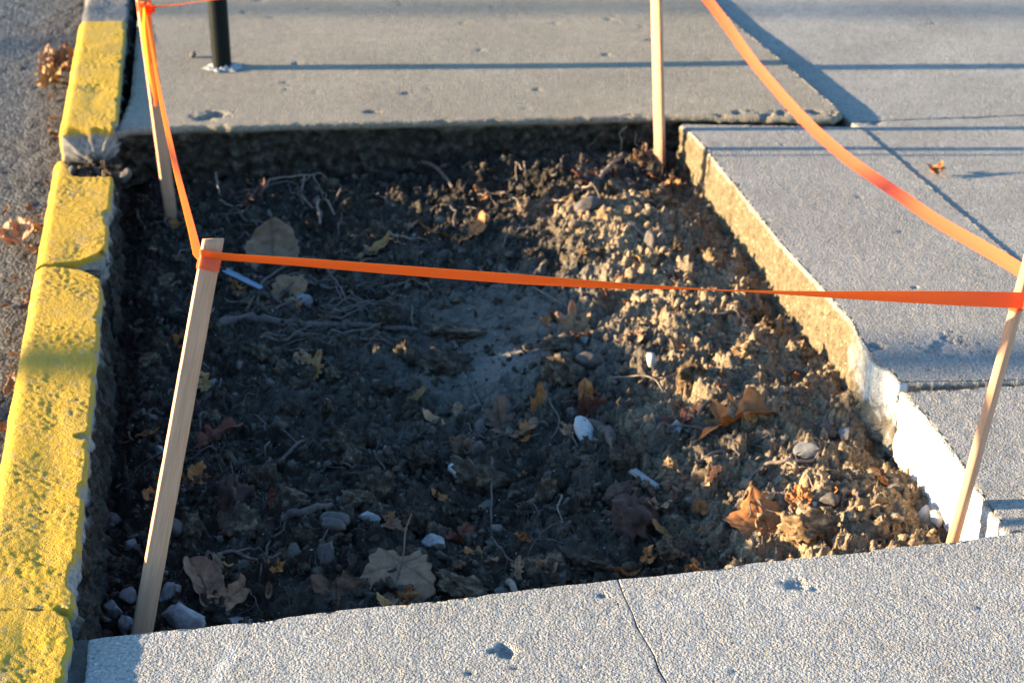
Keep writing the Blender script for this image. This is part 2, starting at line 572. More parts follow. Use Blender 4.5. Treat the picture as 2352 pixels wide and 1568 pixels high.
def asphalt_mat():
    m, t, b, out = newmat('asphalt')
    q = NB(t)
    co = q.coord()
    v = q.voro(co, 105); vc = q.voro(co, 105, out='Color')
    n = q.noise(co, 3.0, 5, 0.6)
    n2 = q.noise(co, 260, 3, 0.6)
    c = q.ramp(vc, [(0.1, (0.007, 0.008, 0.010)), (0.6, (0.022, 0.025, 0.030)), (0.95, (0.13, 0.135, 0.145))])
    c = q.mix(q.gray(n, 0.5, 1.0), c, (0.026, 0.027, 0.028))
    c = q.mix(q.attr('dirt'), c, q.ramp(q.noise(co, 50, 5, 0.7), [(0.3, (0.007, 0.005, 0.0035)), (0.6, (0.022, 0.015, 0.010)), (0.8, (0.08, 0.056, 0.036))]))
    q.l(c, b.inputs['Base Color'])
    b.inputs['Roughness'].default_value = 0.7
    h = q.math('SUBTRACT', q.math('MULTIPLY', n2, 0.5), v)
    q.l(q.bump(h, 1.0, 0.008), b.inputs['Normal'])
    return m
M['asphalt'] = asphalt_mat()
M['earth'] = plain('dark_subsoil', (0.022, 0.018, 0.015), 0.95, 0.1, 0.01, 30)

# ------------------------------------------------------------------ the slabs
def coons(L, R, N, Fr, nu, nv):
    """L,R run near->far; N,Fr run left->right; returns (nv,nu,2)"""
    L = resample(L, nv); R = resample(R, nv); N = resample(N, nu); Fr = resample(Fr, nu)
    u = np.linspace(0, 1, nu)[None, :, None]; v = np.linspace(0, 1, nv)[:, None, None]
    P = (1 - u) * L[:, None] + u * R[:, None] + (1 - v) * N[None] + v * Fr[None]
    P -= (1 - u) * (1 - v) * L[0] + u * (1 - v) * R[0] + (1 - u) * v * L[-1] + u * v * R[-1]
    return P

def slab(name, L, R, N, Fr, zf, res, mat, thick=0.12, r=0.006, wall_step=0.008, edge_noise=0.003, wall_noise=0.006, wall_top=0.0, recess=0.0,
         dirtf=None, stainf=None, freshf=None, seed=0, chips=(), tight=None):
    L, R, N, Fr = [np.asarray(a, float) for a in (L, R, N, Fr)]
    lenx = max(np.linalg.norm(N[-1] - N[0]), np.linalg.norm(Fr[-1] - Fr[0]))
    leny = max(np.linalg.norm(L[-1] - L[0]), np.linalg.norm(R[-1] - R[0]))
    nu, nv = max(3, int(lenx / res)), max(3, int(leny / res))
    P = coons(L, R, N, Fr, nu, nv)
    # ring of the border, counter-clockwise
    ids = np.arange(nu * nv).reshape(nv, nu)
    ring = np.concatenate([ids[0, :], ids[1:, -1], ids[-1, -2::-1], ids[-2:0:-1, 0]])
    B = P.reshape(-1, 2)[ring]
    T = np.roll(B, -1, 0) - np.roll(B, 1, 0)
    T /= np.linalg.norm(T, axis=1)[:, None] + 1e-12
    Nn = np.stack([T[:, 1], -T[:, 0]], 1)
    for _ in range(2):
        Nn = (np.roll(Nn, 1, 0) + Nn + np.roll(Nn, -1, 0)); Nn /= np.linalg.norm(Nn, axis=1)[:, None]
    en = edge_noise * (fbm(B[:, 0] * 7, B[:, 1] * 7, 0, seed + 3, 3, 0.5) + 0.45 * fbm(B[:, 0] * 60, B[:, 1] * 60, 0, seed + 4, 3, 0.6) - 1.6 * sstep(0.25, 0.5, perlin(B[:, 0] * 22, B[:, 1] * 22, 0, seed + 6)))
    Pf = P.reshape(-1, 2).copy()
    rr_ = np.full(len(B), r)
    if tight is not None:
        tp_ = resample(tight, 400)
        dm = np.min(np.hypot(B[:, None, 0] - tp_[None, :, 0], B[:, None, 1] - tp_[None, :, 1]), axis=1)
        kf = sstep(0.004, 0.02, dm)
        rr_ = 0.0007 + (r - 0.0007) * kf
        en = en * kf
    Pf[ring] += Nn * (en - rr_)[:, None]
    z = zf(Pf[:, 0], Pf[:, 1])
    z = z + 0.0008 * fbm(Pf[:, 0] * 40, Pf[:, 1] * 40, 0, seed + 9, 3, 0.6)
    for (cx, cy, cr, cdp) in chips:
        d = np.hypot(Pf[:, 0] - cx, (Pf[:, 1] - cy)) / cr
        d = d * (1 + 0.9 * perlin(Pf[:, 0] * 90, Pf[:, 1] * 90, 0, seed + 21) + 0.5 * perlin(Pf[:, 0] * 40, Pf[:, 1] * 40, cx * 50, seed + 22))
        z = z - cdp * (1 - sstep(0.55, 1.0, d))
    Vs = [np.column_stack([Pf, z])]
    K = 4
    prof = [(r * math.sin(a), -r * (1 - math.cos(a))) for a in np.linspace(0, math.pi / 2, K + 1)[1:]]
    wall_n = max(2, int(thick / wall_step))
    prof += [(r, -r - thick * k / wall_n) for k in range(1, wall_n + 1)]
    bz = z[ring]
    Bi = Pf[ring]
    dep = [np.zeros(len(Pf))]
    for (o, dz) in prof:
        q = Bi + Nn * (o * rr_ / r)[:, None] if dz > -r * 1.001 else Bi + Nn * rr_[:, None]
        zz = bz + (dz * rr_ / r if dz > -r * 1.001 else dz)
        d = -dz
        wn = wall_noise * sstep(wall_top, wall_top + 0.03, d) * fbm(q[:, 0] * 30, q[:, 1] * 30, zz * 30, seed + 5, 4, 0.6)
        q = q + Nn * (wn - recess * sstep(wall_top, wall_top + 0.02, d))[:, None]
        Vs.append(np.column_stack([q, zz])); dep.append(np.full(len(q), d))
    V = np.vstack(Vs); dep = np.concatenate(dep)
    F = [grid_faces(nv, nu)]
    nr = len(ring)
    base = nu * nv
    a = ring; b = base + np.arange(nr)
    F.append(np.stack([a, b, np.roll(b, -1), np.roll(a, -1)], 1))
    for k in range(len(prof) - 1):
        a = base + k * nr + np.arange(nr); b = a + nr
        F.append(np.stack([a, b, np.roll(b, -1), np.roll(a, -1)], 1))
    F = np.vstack(F)
    dirt = np.zeros(len(V)) if dirtf is None else dirtf(V, dep)
    st = np.zeros(len(V)) if stainf is None else stainf(V, dep)
    fr = np.zeros(len(V)) if freshf is None else freshf(V, dep)
    o = make(name, V, F, mat, attrs={'dirt': dirt, 'stain': st, 'fresh': fr})
    tag(o, kind='structure')
    return o

A = lambda u, v, z=0.0: np.array(at(u, v, z))

# key points
near_pts = [(205, 1468), (330, 1450), (600, 1425), (800, 1397), (1000, 1378), (1270, 1345), (1420, 1330), (1600, 1310), (1720, 1293), (1960, 1268), (2180, 1243), (2320, 1224), (2352, 1221)]
near_w = np.array([at(u, v) for u, v in near_pts])
ndir = (near_w[-3] - near_w[0]); ndir /= np.linalg.norm(ndir)
crack_px = [(1418, 1330), (1428, 1358), (1440, 1385), (1452, 1408), (1462, 1440), (1486, 1478), (1500, 1502), (1512, 1540), (1530, 1568)]
crack_w = [A(u, v) for u, v in crack_px]
crack_w = crack_w + [crack_w[-1] + np.array([0.03, -0.12]), crack_w[-1] + np.array([0.07, -0.7])]
crack_w = np.array(crack_w)
cut = 6
pn = 1.6 * np.array([ndir[1], -ndir[0]])
# kerb inner line
kdir = np.array([-0.177, 1.0]); kdir /= np.linalg.norm(kdir)
knrm = np.array([kdir[1], -kdir[0]])              # towards the pavement
k0 = A(168, 1420, 0.018)
def kerb_at(y, off=0.0):
    return k0 + kdir * ((y - k0[1]) / kdir[1]) + knrm * off

zero = lambda x, y: np.zeros_like(x)
cw = A(1162, 1493)
chips_l = [(*A(1162, 1493), 0.017, 0.009), (*A(300, 1430), 0.006, 0.004), (*A(1385, 1515 - 150), 0.005, 0.004), (*A(1080, 1545), 0.006, 0.003)]
chips_r = [(*A(1832, 1345), 0.016, 0.005), (*A(2250, 1395), 0.007, 0.002), (*A(1870, 1352), .008, .003)]
for k in range(34):
    (chips_l if k % 2 else chips_r).append((RNG.uniform(-.6, .2) if k % 2 else RNG.uniform(.2, 1.0), RNG.uniform(2.0, 2.6), RNG.uniform(.002, .0045), RNG.uniform(.001, .0025)))
def smear(V, dep):
    a, b = A(537, 1478), A(480, 1590)
    t = np.clip(((V[:, :2] - a) @ (b - a)) / ((b - a) @ (b - a)), 0, 1)
    d = np.hypot(*(V[:, :2] - (a + t[:, None] * (b - a))).T)
    return 0.6 * (1 - sstep(0.004, 0.016, d + 0.008 * fbm(V[:, 0] * 60, V[:, 1] * 60, 0, 41, 3)))
# near slab, left of the crack
nl = near_w[:cut + 1].copy()
nl[-1] = crack_w[0]
left_edge = np.array([nl[0] + np.array([0.02, -1.5]), nl[0]])
low_l = crack_w[-1]
cr = crack_w[::-1]
slab('pavement', [kerb_at(low_l[1] + 0.05, 0.012), nl[0]], cr, [kerb_at(low_l[1] + 0.05, 0.012), low_l], nl, zero, 0.005, M['conc_near'],
     thick=0.14, r=0.004, edge_noise=0.004, seed=1, freshf=smear, chips=chips_l, tight=crack_w)
nr_ = near_w[cut:].copy(); nr_[0] = crack_w[0]
nr_ = np.vstack([nr_, nr_[-1] + ndir * 2.2])
crr = resample(cr, 60)
crr = crr + np.stack([0.0018 + 0.0022 * np.clip(perlin(np.arange(60) * .33, 0.5, 0, 5) + .2, 0, 1) , np.zeros(60)], 1)
nr_[0] = crr[-1]
slab('pavement', crr, [crr[0] + ndir * 3.0, nr_[-1]], [crr[0], crr[0] + ndir * 3.0], nr_, lambda x, y: np.zeros_like(x) + 0.0006, 0.006, M['conc_near'],
     thick=0.14, r=0.004, edge_noise=0.004, seed=2, chips=chips_r, tight=crack_w)

# right-hand slabs
edge_px = [(2320, 1232), (2300, 1205), (2240, 1120), (2190, 1040), (2140, 975), (2100, 930), (2068, 893)]
edge1_px = [(2062, 880), (2040, 850), (2010, 838), (1985, 800), (1965, 770), (1950, 735), (1920, 705), (1890, 668), (1850, 625), (1790, 560), (1725, 478), (1650, 385), (1620, 345), (1590, 312), (1562, 288)]
e2 = np.array([at(*p) for p in edge_px]); e1 = np.array([at(*p) for p in edge1_px])  # near -> far
e2[0] = e2[0] - (e2[1] - e2[0]) * 0.0
jn = A(2068, 889); jr = A(2352, 878); jdir = (jr - jn) / np.linalg.norm(jr - jn)
joint_px = [(1975, 292), (2060, 365), (2180, 465), (2352, 610)]
jl = np.array([at(*p) for p in joint_px])
jld = (jl[-1] - jl[0]); jld /= np.linalg.norm(jld)
def jline(y, off=0.0):
    n = np.array([-jld[1], jld[0]])
    return jl[0] + jld * ((y - jl[0][1]) / jld[1]) + n * off
def stain1(V, dep):
    x, y = V[:, 0], V[:, 1]
    n = fbm(x * 14, y * 14, V[:, 2] * 14, 31, 3)
    s = sstep(0.0045, 0.009, dep + 0.003 * n)
    fade = sstep(3.05, 3.30, y + 0.10 * n)           # the face grows cleaner towards the near end
    return s * np.maximum(fade, 0.0) * 0.97
def stain2(V, dep):
    n = fbm(V[:, 0] * 25, V[:, 1] * 25, V[:, 2] * 25, 33, 3)
    return 0 * dep
def fresh1(V, dep):
    n = fbm(V[:, 0] * 30, V[:, 1] * 30, V[:, 2] * 30, 37, 4, .6)
    ex = np.interp(V[:, 1], e1[:, 1], e1[:, 0])
    return (np.abs(V[:, 0] - ex) < 0.022) * sstep(0.001, 0.006, dep) * (1 - sstep(3.22, 3.50, V[:, 1] + 0.12 * n)) * (1 - 0.9 * sstep(0.05, 0.085, dep + 0.05 * n - 0.02))
def fresh2(V, dep):
    n = fbm(V[:, 0] * 25, V[:, 1] * 25, V[:, 2] * 25, 38, 3)
    return sstep(0.002, 0.007, dep + 0.002 * n)
b1f = [A(1566, 284), A(1975, 291)]
rn1 = jline(jn[1] + 0.35, 0.006)
near1 = [e1[0], jn + jdir * 0.25 + np.array([0, .006]), jn + jdir * 0.5 + np.array([0, .006]), jline((jn + jdir * .62)[1], 0.006)]
slab('pavement', np.vstack([e1, b1f[0]]), [near1[-1], jline(b1f[1][1], 0.006)], near1, [b1f[0], jline(b1f[1][1], 0.006)], lambda x, y: np.zeros_like(x),
     0.006, M['conc_right'], thick=0.16, r=0.010, edge_noise=0.005, wall_noise=0.009, stainf=stain1, freshf=fresh1, seed=3,
     chips=[(*A(2180, 800), 0.05, 0.004), (*A(1760, 505), 0.012, 0.003), (*A(2100, 660), 0.006, 0.005), (*A(2015, 795), 0.02, .006)] +
           [(RNG.uniform(.3, 1.2), RNG.uniform(3.0, 4.8), RNG.uniform(.003, .007), RNG.uniform(.002, .004)) for _ in range(16)])
z2 = lambda x, y: np.full_like(x, -0.004)
near2l = e2[0] + (e2[0] - e2[1]) * 0.0
n2r = nr_[-2] + ndir * 0.0
nb = near_w[-2] + np.array([-ndir[1], ndir[0]]) * 0.010
far2 = [e2[-1], jn + jdir * 0.25 - np.array([0, .003]), jn + jdir * 0.5 - np.array([0, .003]), jn + jdir * 1.3 - np.array([0, .003])]
slab('pavement', np.vstack([[nb], e2[1:]]), [nb + ndir * 1.5, far2[-1]], [nb, nb + ndir * 1.5], far2, z2, 0.006, M['conc_right2'],
     thick=0.15, r=0.007, edge_noise=0.006, wall_noise=0.006, stainf=stain2, freshf=fresh2, seed=4,
     chips=[(RNG.uniform(.7, 1.3), RNG.uniform(2.7, 3.4), RNG.uniform(.003, .006), RNG.uniform(.002, .004)) for _ in range(25)])
# outer strip right of the long joint
yj = A(2065, 275)[1]
j1 = A(2000, 277); j2 = A(2352, 264); jd2 = (j2 - j1) / np.linalg.norm(j2 - j1)
def outer(y0, y1, n0, n1, seed, zf):
    a = jline(y0, -0.006); b_ = jline(y1, -0.006)
    slab('pavement', [a, b_], [a + n0 * 3.2, b_ + n1 * 3.2], [a, a + n0 * 3.2], [b_, b_ + n1 * 3.2], zf, 0.014, M['conc_right'], thick=0.1, r=0.006, edge_noise=0.003, seed=seed,
         chips=[(RNG.uniform(1.0, 2.2), RNG.uniform(y0, y1), RNG.uniform(.012, .02), RNG.uniform(.003, .006)) for _ in range(14)])
ja = jline(j1[1], 0)
outer(2.9, j1[1] - 0.004, jdir, jd2, 5, lambda x, y: np.full_like(x, -0.003))
outer(j1[1] + 0.006, 12.0, jd2, jd2, 6, lambda x, y: np.full_like(x, -0.004))

# far slab, standing a little proud of its neighbours
ZF = lambda x, y: 0.006 + 0.009 * sstep(0.0, 1.2, x) * (1 - sstep(5.0, 6.9, y) * 0.7)
far_px = [(262, 300), (300, 291), (380, 288), (470, 283), (520, 285), (700, 279), (850, 276), (1000, 272), (1200, 268), (1400, 264), (1540, 262), (1700, 266), (1850, 271), (1915, 272), (1937, 262)]
fw = np.array([at(u, v, 0.012) for u, v in far_px])
corner = [A(1937, 262, .02), A(1915, 232, .02), A(1870, 195, .02), A(1800, 135, .018)]
rt = [fw[-1], *corner[1:], A(1690, 48, .014), A(1650, 8, .012)]
rdir = (rt[-1] - rt[-2]) / np.linalg.norm(rt[-1] - rt[-2])
rt = rt + [rt[-1] + rdir * 6.0]
lf = [fw[0], kerb_at(fw[0][1] + .35, 0.030), kerb_at(6.0, 0.035), kerb_at(rt[-1][1], 0.035)]
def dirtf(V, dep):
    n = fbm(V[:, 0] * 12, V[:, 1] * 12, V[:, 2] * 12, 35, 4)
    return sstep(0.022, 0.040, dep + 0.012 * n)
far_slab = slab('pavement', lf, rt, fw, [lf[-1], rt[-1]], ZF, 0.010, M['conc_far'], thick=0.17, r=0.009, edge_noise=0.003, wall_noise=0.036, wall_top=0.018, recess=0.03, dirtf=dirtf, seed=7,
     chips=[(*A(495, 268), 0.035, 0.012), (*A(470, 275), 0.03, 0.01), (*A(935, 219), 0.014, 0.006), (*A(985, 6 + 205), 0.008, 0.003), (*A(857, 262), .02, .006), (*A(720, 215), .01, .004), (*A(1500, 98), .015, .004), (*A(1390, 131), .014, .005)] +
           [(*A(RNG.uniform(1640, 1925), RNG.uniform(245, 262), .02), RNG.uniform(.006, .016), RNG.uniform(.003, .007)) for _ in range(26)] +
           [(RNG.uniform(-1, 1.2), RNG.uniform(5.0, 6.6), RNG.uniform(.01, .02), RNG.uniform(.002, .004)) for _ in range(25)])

# ------------------------------------------------------------------ subsoil sheet, road
g = 60
make('ground', [(-g, -g, -0.34), (g, -g, -0.34), (g, g, -0.34), (-g, g, -0.34)], np.array([[0, 1, 2, 3]]), M['earth'], smooth=False)
tag(bpy.data.objects['ground'], kind='structure')

# road: fine near the kerb, coarse to the far side
ROADZ = -0.125
def road():
    ys = np.concatenate([np.linspace(-20, 1.9, 12)[:-1], np.arange(1.9, 7.2, 0.012), np.linspace(7.2, 45, 14)[1:]])
    ds = np.concatenate([np.arange(-0.10, 0.55, 0.008), np.linspace(0.55, 9.0, 16)[1:]])
    Y, D = np.meshgrid(ys, ds, indexing='ij')
    kx = k0[0] + (Y - k0[1]) * kdir[0] / kdir[1]
    X = kx - 0.165 - D
    near = (Y > 1.9) & (Y < 7.2)
    dirt = (1 - sstep(0.03, 0.32, D + 0.11 * fbm(X * 6, Y * 6, 0, 51, 4))) * 0.95
    dirt = np.maximum(dirt, 0.8 * sstep(0.2, 0.5, fbm(X * 9, Y * 9, 0, 52, 4)) * (1 - sstep(0.3, .5, D)))
    Z = ROADZ - 0.018 * D.clip(0, 2) + near * 0.003 * fbm(X * 45, Y * 45, 0, 53, 3) + near * dirt * (0.018 * (1 - sstep(0, .28, D)) + 0.008 * fbm(X * 20, Y * 20, 0, 54, 4))
    F = grid_faces(len(ys), len(ds))[:, ::-1]
    o = make('road', np.stack([X, Y, Z], -1).reshape(-1, 3), F, M['asphalt'], attrs={'dirt': dirt.ravel()})
    tag(o, kind='structure')
road()
def zroad(x, y):
    kx = k0[0] + (y - k0[1]) * kdir[0] / kdir[1]
    D = kx - 0.165 - x
    return ROADZ + 0.018 * max(0, 1 - D / .28) - 0.018 * D

# ------------------------------------------------------------------ soil in the pit
SR = 0.0033
x0, x1, y0, y1 = -1.42, 1.02, 2.12, 5.12
nx, ny = int((x1 - x0) / SR), int((y1 - y0) / SR)
gx = np.linspace(x0, x1, nx); gy = np.linspace(y0, y1, ny)
GX, GY = np.meshgrid(gx, gy)
kx = k0[0] + (GY - k0[1]) * kdir[0] / kdir[1]
E = GX - kx                                        # distance from the kerb
rgt = np.interp(gy, np.concatenate([e2[:, 1], e1[1:, 1], [5.1]]), np.concatenate([e2[:, 0], e1[1:, 0], [0.45]]))[:, None]
Wd = np.maximum(rgt - kx, 0.8)
tt = E / Wd                                        # 0 at the kerb, 1 at the right wall
Z = -0.232 + 0.072 * sstep(0.40, 0.82, tt) + 0.006 * sstep(0.80, 1.0, tt)
Z -= 0.030 * (1 - sstep(2.7, 3.9, GY)) * sstep(.3, .6, tt) * (1 - 0.55 * sstep(.72, .95, tt))
Z += 0.055 * np.exp(-(((GX - 0.26) / 0.19) ** 2 + ((GY - 4.36) / 0.26) ** 2))          # heap in the far right corner
Z += 0.016 * np.exp(-(((GX - rgt + 0.24) / 0.12) ** 2)) * sstep(2.9, 3.3, GY) * (1 - sstep(4.3, 4.8, GY))
Z += 0.018 * np.exp(-(((GX - rgt + 0.20) / 0.16) ** 2 + ((GY - 2.85) / 0.22) ** 2))
Z += 0.018 * np.exp(-(((GX + 0.30) / 0.30) ** 2 + ((GY - 3.05) / 0.22) ** 2))
Z -= 0.020 * np.exp(-(((GX + 0.05) / 0.35) ** 2 + ((GY - 3.75) / 0.30) ** 2))
Z -= 0.030 * (1 - sstep(0.0, 0.10, E))
Z += (0.035 + 0.030 * (1 - sstep(.5, .9, tt))) * sstep(4.62, 4.95, GY)
smooth_zone = np.exp(-(((GX + 0.04) / 0.20) ** 2 + ((GY - 3.88) / 0.27) ** 2) ** 2)
rough = 1 - 0.8 * smooth_zone
Z += 0.016 * fbm(GX * 4, GY * 4, 0, 61, 3)
sunny = 1 + 0.35 * sstep(.55, .8, tt)
Z += rough * sunny * 0.013 * fbm(GX * 14, GY * 14, 0, 62, 4, 0.6)
wx = GX + 0.012 * fbm(GX * 25, GY * 25, 0, 67, 2); wy = GY + 0.012 * fbm(GX * 25 + 9, GY * 25, 0, 68, 2)
for sc, am, sd in ((13, 0.012, 63), (27, 0.006, 64), (55, 0.0035, 65), (105, 0.0022, 66)):
    d, idv = worley(wx * sc, wy * sc, sd)
    Z += rough * sunny ** .5 * am * (np.sqrt(np.clip(0.50 - d * d, 0, 1)) - 0.3) * (0.25 + 1.0 * idv)
Z += rough * (0.010 + 0.016 * sstep(.6, .8, tt)) * (blocks(wx * 8.5, wy * 8.5, 161) - 0.45)
for sc, am, sd in ((17, 0.017, 163), (38, 0.012, 164), (80, 0.0070, 165)):
    Z += rough * sunny ** .5 * am * (blocks(wx * sc, wy * sc, sd) - 0.45)
rg = 0.55 - np.abs(fbm(GX * 34, GY * 34, 0, 171, 4, 0.62)); Z += rough * sunny * 0.0085 * (rg - .3)
rg = 0.5 - np.abs(fbm(GX * 90 + 3, GY * 90, 0, 172, 3, 0.65)); Z += rough * 0.0040 * (rg - .3)
Z += (0.35 + 0.65 * rough) * 0.0025 * fbm(GX * 110, GY * 110, 0, 70, 3, 0.7)
pale = 0.75 * np.exp(-(((GX + 0.02) / 0.33) ** 2 + ((GY - 3.80) / 0.42) ** 2)) + 0.15 * sstep(0.45, 0.95, tt) + 0.30 * fbm(GX * 5, GY * 5, 0, 71, 4)  # dusty middle patch; right side a little paler in place of sunlight
pale = np.clip(pale, 0, 1) * 0.85
dark_mix = np.clip((1 - sstep(0.02, 0.45, E)) * 0.55 + 0.6 * sstep(4.55, 4.9, GY) * (1 - sstep(.6, .95, tt)) + 0.35 * fbm(GX * 6, GY * 6, 0, 72, 4), 0, 1) * 0.8  # darker towards the kerb and the far wall, broken up by noise
SOILZ = Z
def sunlit_tone(x, y):  # mask of the sunlit strip, where the soil colour is painted lighter
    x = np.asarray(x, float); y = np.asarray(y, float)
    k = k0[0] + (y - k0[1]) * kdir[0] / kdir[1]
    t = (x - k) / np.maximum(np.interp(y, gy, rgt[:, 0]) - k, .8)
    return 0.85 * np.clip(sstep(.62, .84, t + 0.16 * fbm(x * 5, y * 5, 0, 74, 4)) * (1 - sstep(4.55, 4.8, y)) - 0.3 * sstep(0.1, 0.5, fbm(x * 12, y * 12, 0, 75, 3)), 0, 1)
make('soil', np.stack([GX, GY, Z], -1).reshape(-1, 3), grid_faces(ny, nx), M['soil'], attrs={'pale': pale.ravel(), 'dark_mix': dark_mix.ravel(), 'dry': sunlit_tone(GX, GY).ravel()})  # the dry layer carries the painted sunlight
tag(bpy.data.objects['soil'], kind='structure')

def zs(x, y):
    fx = np.clip((np.asarray(x) - x0) / (x1 - x0) * (nx - 1), 0, nx - 1.001)
    fy = np.clip((np.asarray(y) - y0) / (y1 - y0) * (ny - 1), 0, ny - 1.001)
    return SOILZ[fy.astype(int), fx.astype(int)]

def soil_at(u, v, lift=0.0):
    z = -0.15
    for _ in range(5):
        x, y = at(u, v, z)
        z = 0.5 * z + 0.5 * (float(zs(x, y)) + lift)
    return x, y, float(zs(x, y)) + lift

def in_pit(x, y, m=0.0):
    kxx = k0[0] + (y - k0[1]) * kdir[0] / kdir[1]
    r_ = np.interp(y, gy, rgt[:, 0])
    nearY = near_w[0][1] + (x - near_w[0][0]) * ndir[1] / ndir[0]
    farY = 4.90 + 0.06 * (x + 1.1)
    return (x > kxx + m) & (x < r_ - m) & (y > nearY + m * 0.5) & (y < farY - m)

# ------------------------------------------------------------------ kerb stones
def kerb_stone(ya, yb, label, top=0.0175, inner_chip=0.006, seed=0, far_cut=0.0, near_cut=0.0, off=0.0, tilt=0.0, bare_edge=0.3, far_step=False, notches=()):
    n = int((yb - ya) / 0.0036)
    # cross-section: c runs from the road side foot over the nose to the foot on the pavement side
    cs = []
    Wk = 0.165; Rn = 0.030
    for z in np.arange(-0.16, -Rn, 0.012): cs.append((0.0, z))
    for a in np.linspace(0, math.pi / 2, 12): cs.append((Rn - Rn * math.cos(a), -Rn + Rn * math.sin(a)))
    for x in np.arange(Rn + 0.0035, Wk - 0.008, 0.0035): cs.append((x, 0.0))
    for a in np.linspace(0, math.pi / 2, 5): cs.append((Wk - 0.007 + 0.007 * math.sin(a), -0.007 + 0.007 * math.cos(a)))
    for z in np.arange(-0.013, -0.30, -0.007): cs.append((Wk, z))
    cs = np.array(cs); m = len(cs)
    tng = np.gradient(cs, axis=0); tng /= np.linalg.norm(tng, axis=1)[:, None]
    nrm = np.stack([-tng[:, 1], tng[:, 0]], 1)
    S = np.linspace(ya, yb, n)[:, None]
    Xc, Zc = cs[None, :, 0], cs[None, :, 1]
    s = S - 2.4
    # texture of old paint on worn concrete
    amp = np.where(Zc > -0.02, 1.0, 0.8)
    # uneven ends: distance along the stone changes with c
    fn = (S - ya) / (yb - ya)
    endw = near_cut * (1 - fn) ** 10 * (Xc / Wk) ** 3 + far_cut * fn ** 9 * (sstep(.12, .42, Xc / Wk) if far_step else (Xc / Wk) ** 4)
    endw = endw + (0.010 * perlin(Xc * 30 + 0 * S, Zc * 30, 0, seed + 8)) * ((1 - fn) ** 12 + fn ** 12)
    Sj = S + endw
    PX, PZ = np.broadcast_to(Xc, (n, m)), np.broadcast_to(Zc, (n, m))
    patch = 0.35 + 0.9 * sstep(-0.25, 0.3, fbm(PX * 7, Sj * 7, 0, seed + 31, 3))
    fine = patch * 0.0015 * fbm(PX * 75, Sj * 75, PZ * 75, seed + 1, 4, 0.65)
    wr = worley(PX * 75 + 0.3 * fbm(PX * 30, Sj * 30, 0, seed), Sj * 60, seed + 2)[0]
    fine = fine + 0.0012 * (np.clip(0.6 - wr, 0, 1)) * sstep(-0.15, 0.25, fbm(PX * 11, Sj * 11, 0, seed + 3, 3))
    lo = 0.0022 * fbm(PX * 8, Sj * 8, PZ * 8, seed + 4, 2)
    sag = -0.0025 * np.exp(-((PX / Wk - 0.62) / 0.2) ** 2) * sstep(-0.1, .35, fbm(PX * 5, Sj * 3.2, 0, seed + 5, 3)) * (PZ > -0.01)
    disp = fine + lo + sag
    # ragged arris on the pavement side
    ar = fbm(Sj * 9, 3.1, 0, seed + 6, 4, 0.6)
    eat = np.clip(0.004 + 0.022 * ar, 0, 0.06)
    for (ny_, nw, nd) in notches:
        eat = np.maximum(eat, nd * np.exp(-((Sj - ny_) / nw) ** 4))
    rel = sstep(0, 1, (PX - (Wk - eat)) / 0.012) * (PZ > -0.04)
    X = PX + nrm[None, :, 0] * disp
    Zz = PZ + nrm[None, :, 1] * disp
    Zz = Zz - rel * 0.013 * (1 + 0.5 * ar)
    X = X - rel * np.minimum(eat * 0.4, .012)
    bare = np.clip(sstep(0.1, 0.9, rel) + sstep(0.0, 0.02, -PZ - 0.004 + 0.01 * fbm(PX * 30, Sj * 30, PZ * 30, seed + 7, 3)) * (PX > Wk * .6), 0, 1)
    spots = sstep(0.52, 0.60, fbm(PX * 26, Sj * 20, PZ * 20, seed + 12, 4, 0.6)) * bare_edge
    bare = np.clip(bare + spots, 0, 1)
    dirt = sstep(0.018, 0.045, -PZ + 0.014 * fbm(PX * 25, Sj * 25, PZ * 25, seed + 13, 3)) * (PX > Wk * .6)
    dirt = np.maximum(dirt, sstep(0.09, 0.13, -PZ) * (PX < 0.01))
    inn = sstep(0.015, 0.05, -PZ) * (PX > Wk * .9)
    X = X + inn * (0.016 * fbm(Sj * 16, PZ * 16, 0, seed + 41, 4, .6) + 0.012 * (blocks(Sj * 26, PZ * 26, seed + 42) - .4))
    kx = k0[0] + (Sj - k0[1]) * kdir[0] / kdir[1]
    cosk = kdir[1]
    WX = kx + (X - Wk) / cosk * 1.0 + off
    WY = Sj + 0 * X
    WZ = Zz + top + tilt * (S - ya)
    V = np.stack([WX, WY, WZ], -1).reshape(-1, 3)
    F = [grid_faces(n, m)[:, ::-1]]
    at_ = {'bare': bare.ravel(), 'dirt': dirt.ravel()}
    # end faces: shrinking rings towards the middle of the section, then a fan
    ends_v, ends_f, eb, ed = [], [], [], []
    cnt = len(V)
    for row, sgn in ((0, -1), (n - 1, 1)):
        ring = V.reshape(n, m, 3)[row]
        c = np.array([ring[:, 0].mean() * .5 + (ring[:, 0].min() + ring[:, 0].max()) * .25, ring[:, 1].mean(), top - 0.12])
        prev = row * m + np.arange(m)
        for k in range(1, 9):
            f = k / 9.0
            rr = ring * (1 - f) + c * f
            rr = rr + np.stack([0 * rr[:, 0], sgn * (0.006 * (1 - (1 - f) ** 4) + 0.006 * fbm(rr[:, 0] * 30, rr[:, 2] * 30, row, seed + 14, 3)), 0 * rr[:, 0]], 1)
            ends_v.append(rr)
            dd = top - rr[:, 2]
            nn = fbm(rr[:, 0] * 22, rr[:, 2] * 12, 0, seed + 15, 3)
            eb.append(sstep(0.018, 0.030, dd + 0.016 * nn)); ed.append(sstep(0.08, 0.11, dd + .02 * nn))
            cur = cnt + np.arange(m); cnt += m
            a, b_, c_, d_ = prev[:-1], prev[1:], cur[1:], cur[:-1]
            q = np.stack([a, b_, c_, d_], 1)
            ends_f.append(q if sgn < 0 else q[:, ::-1])
            prev = cur
    V = np.vstack([V] + ends_v)
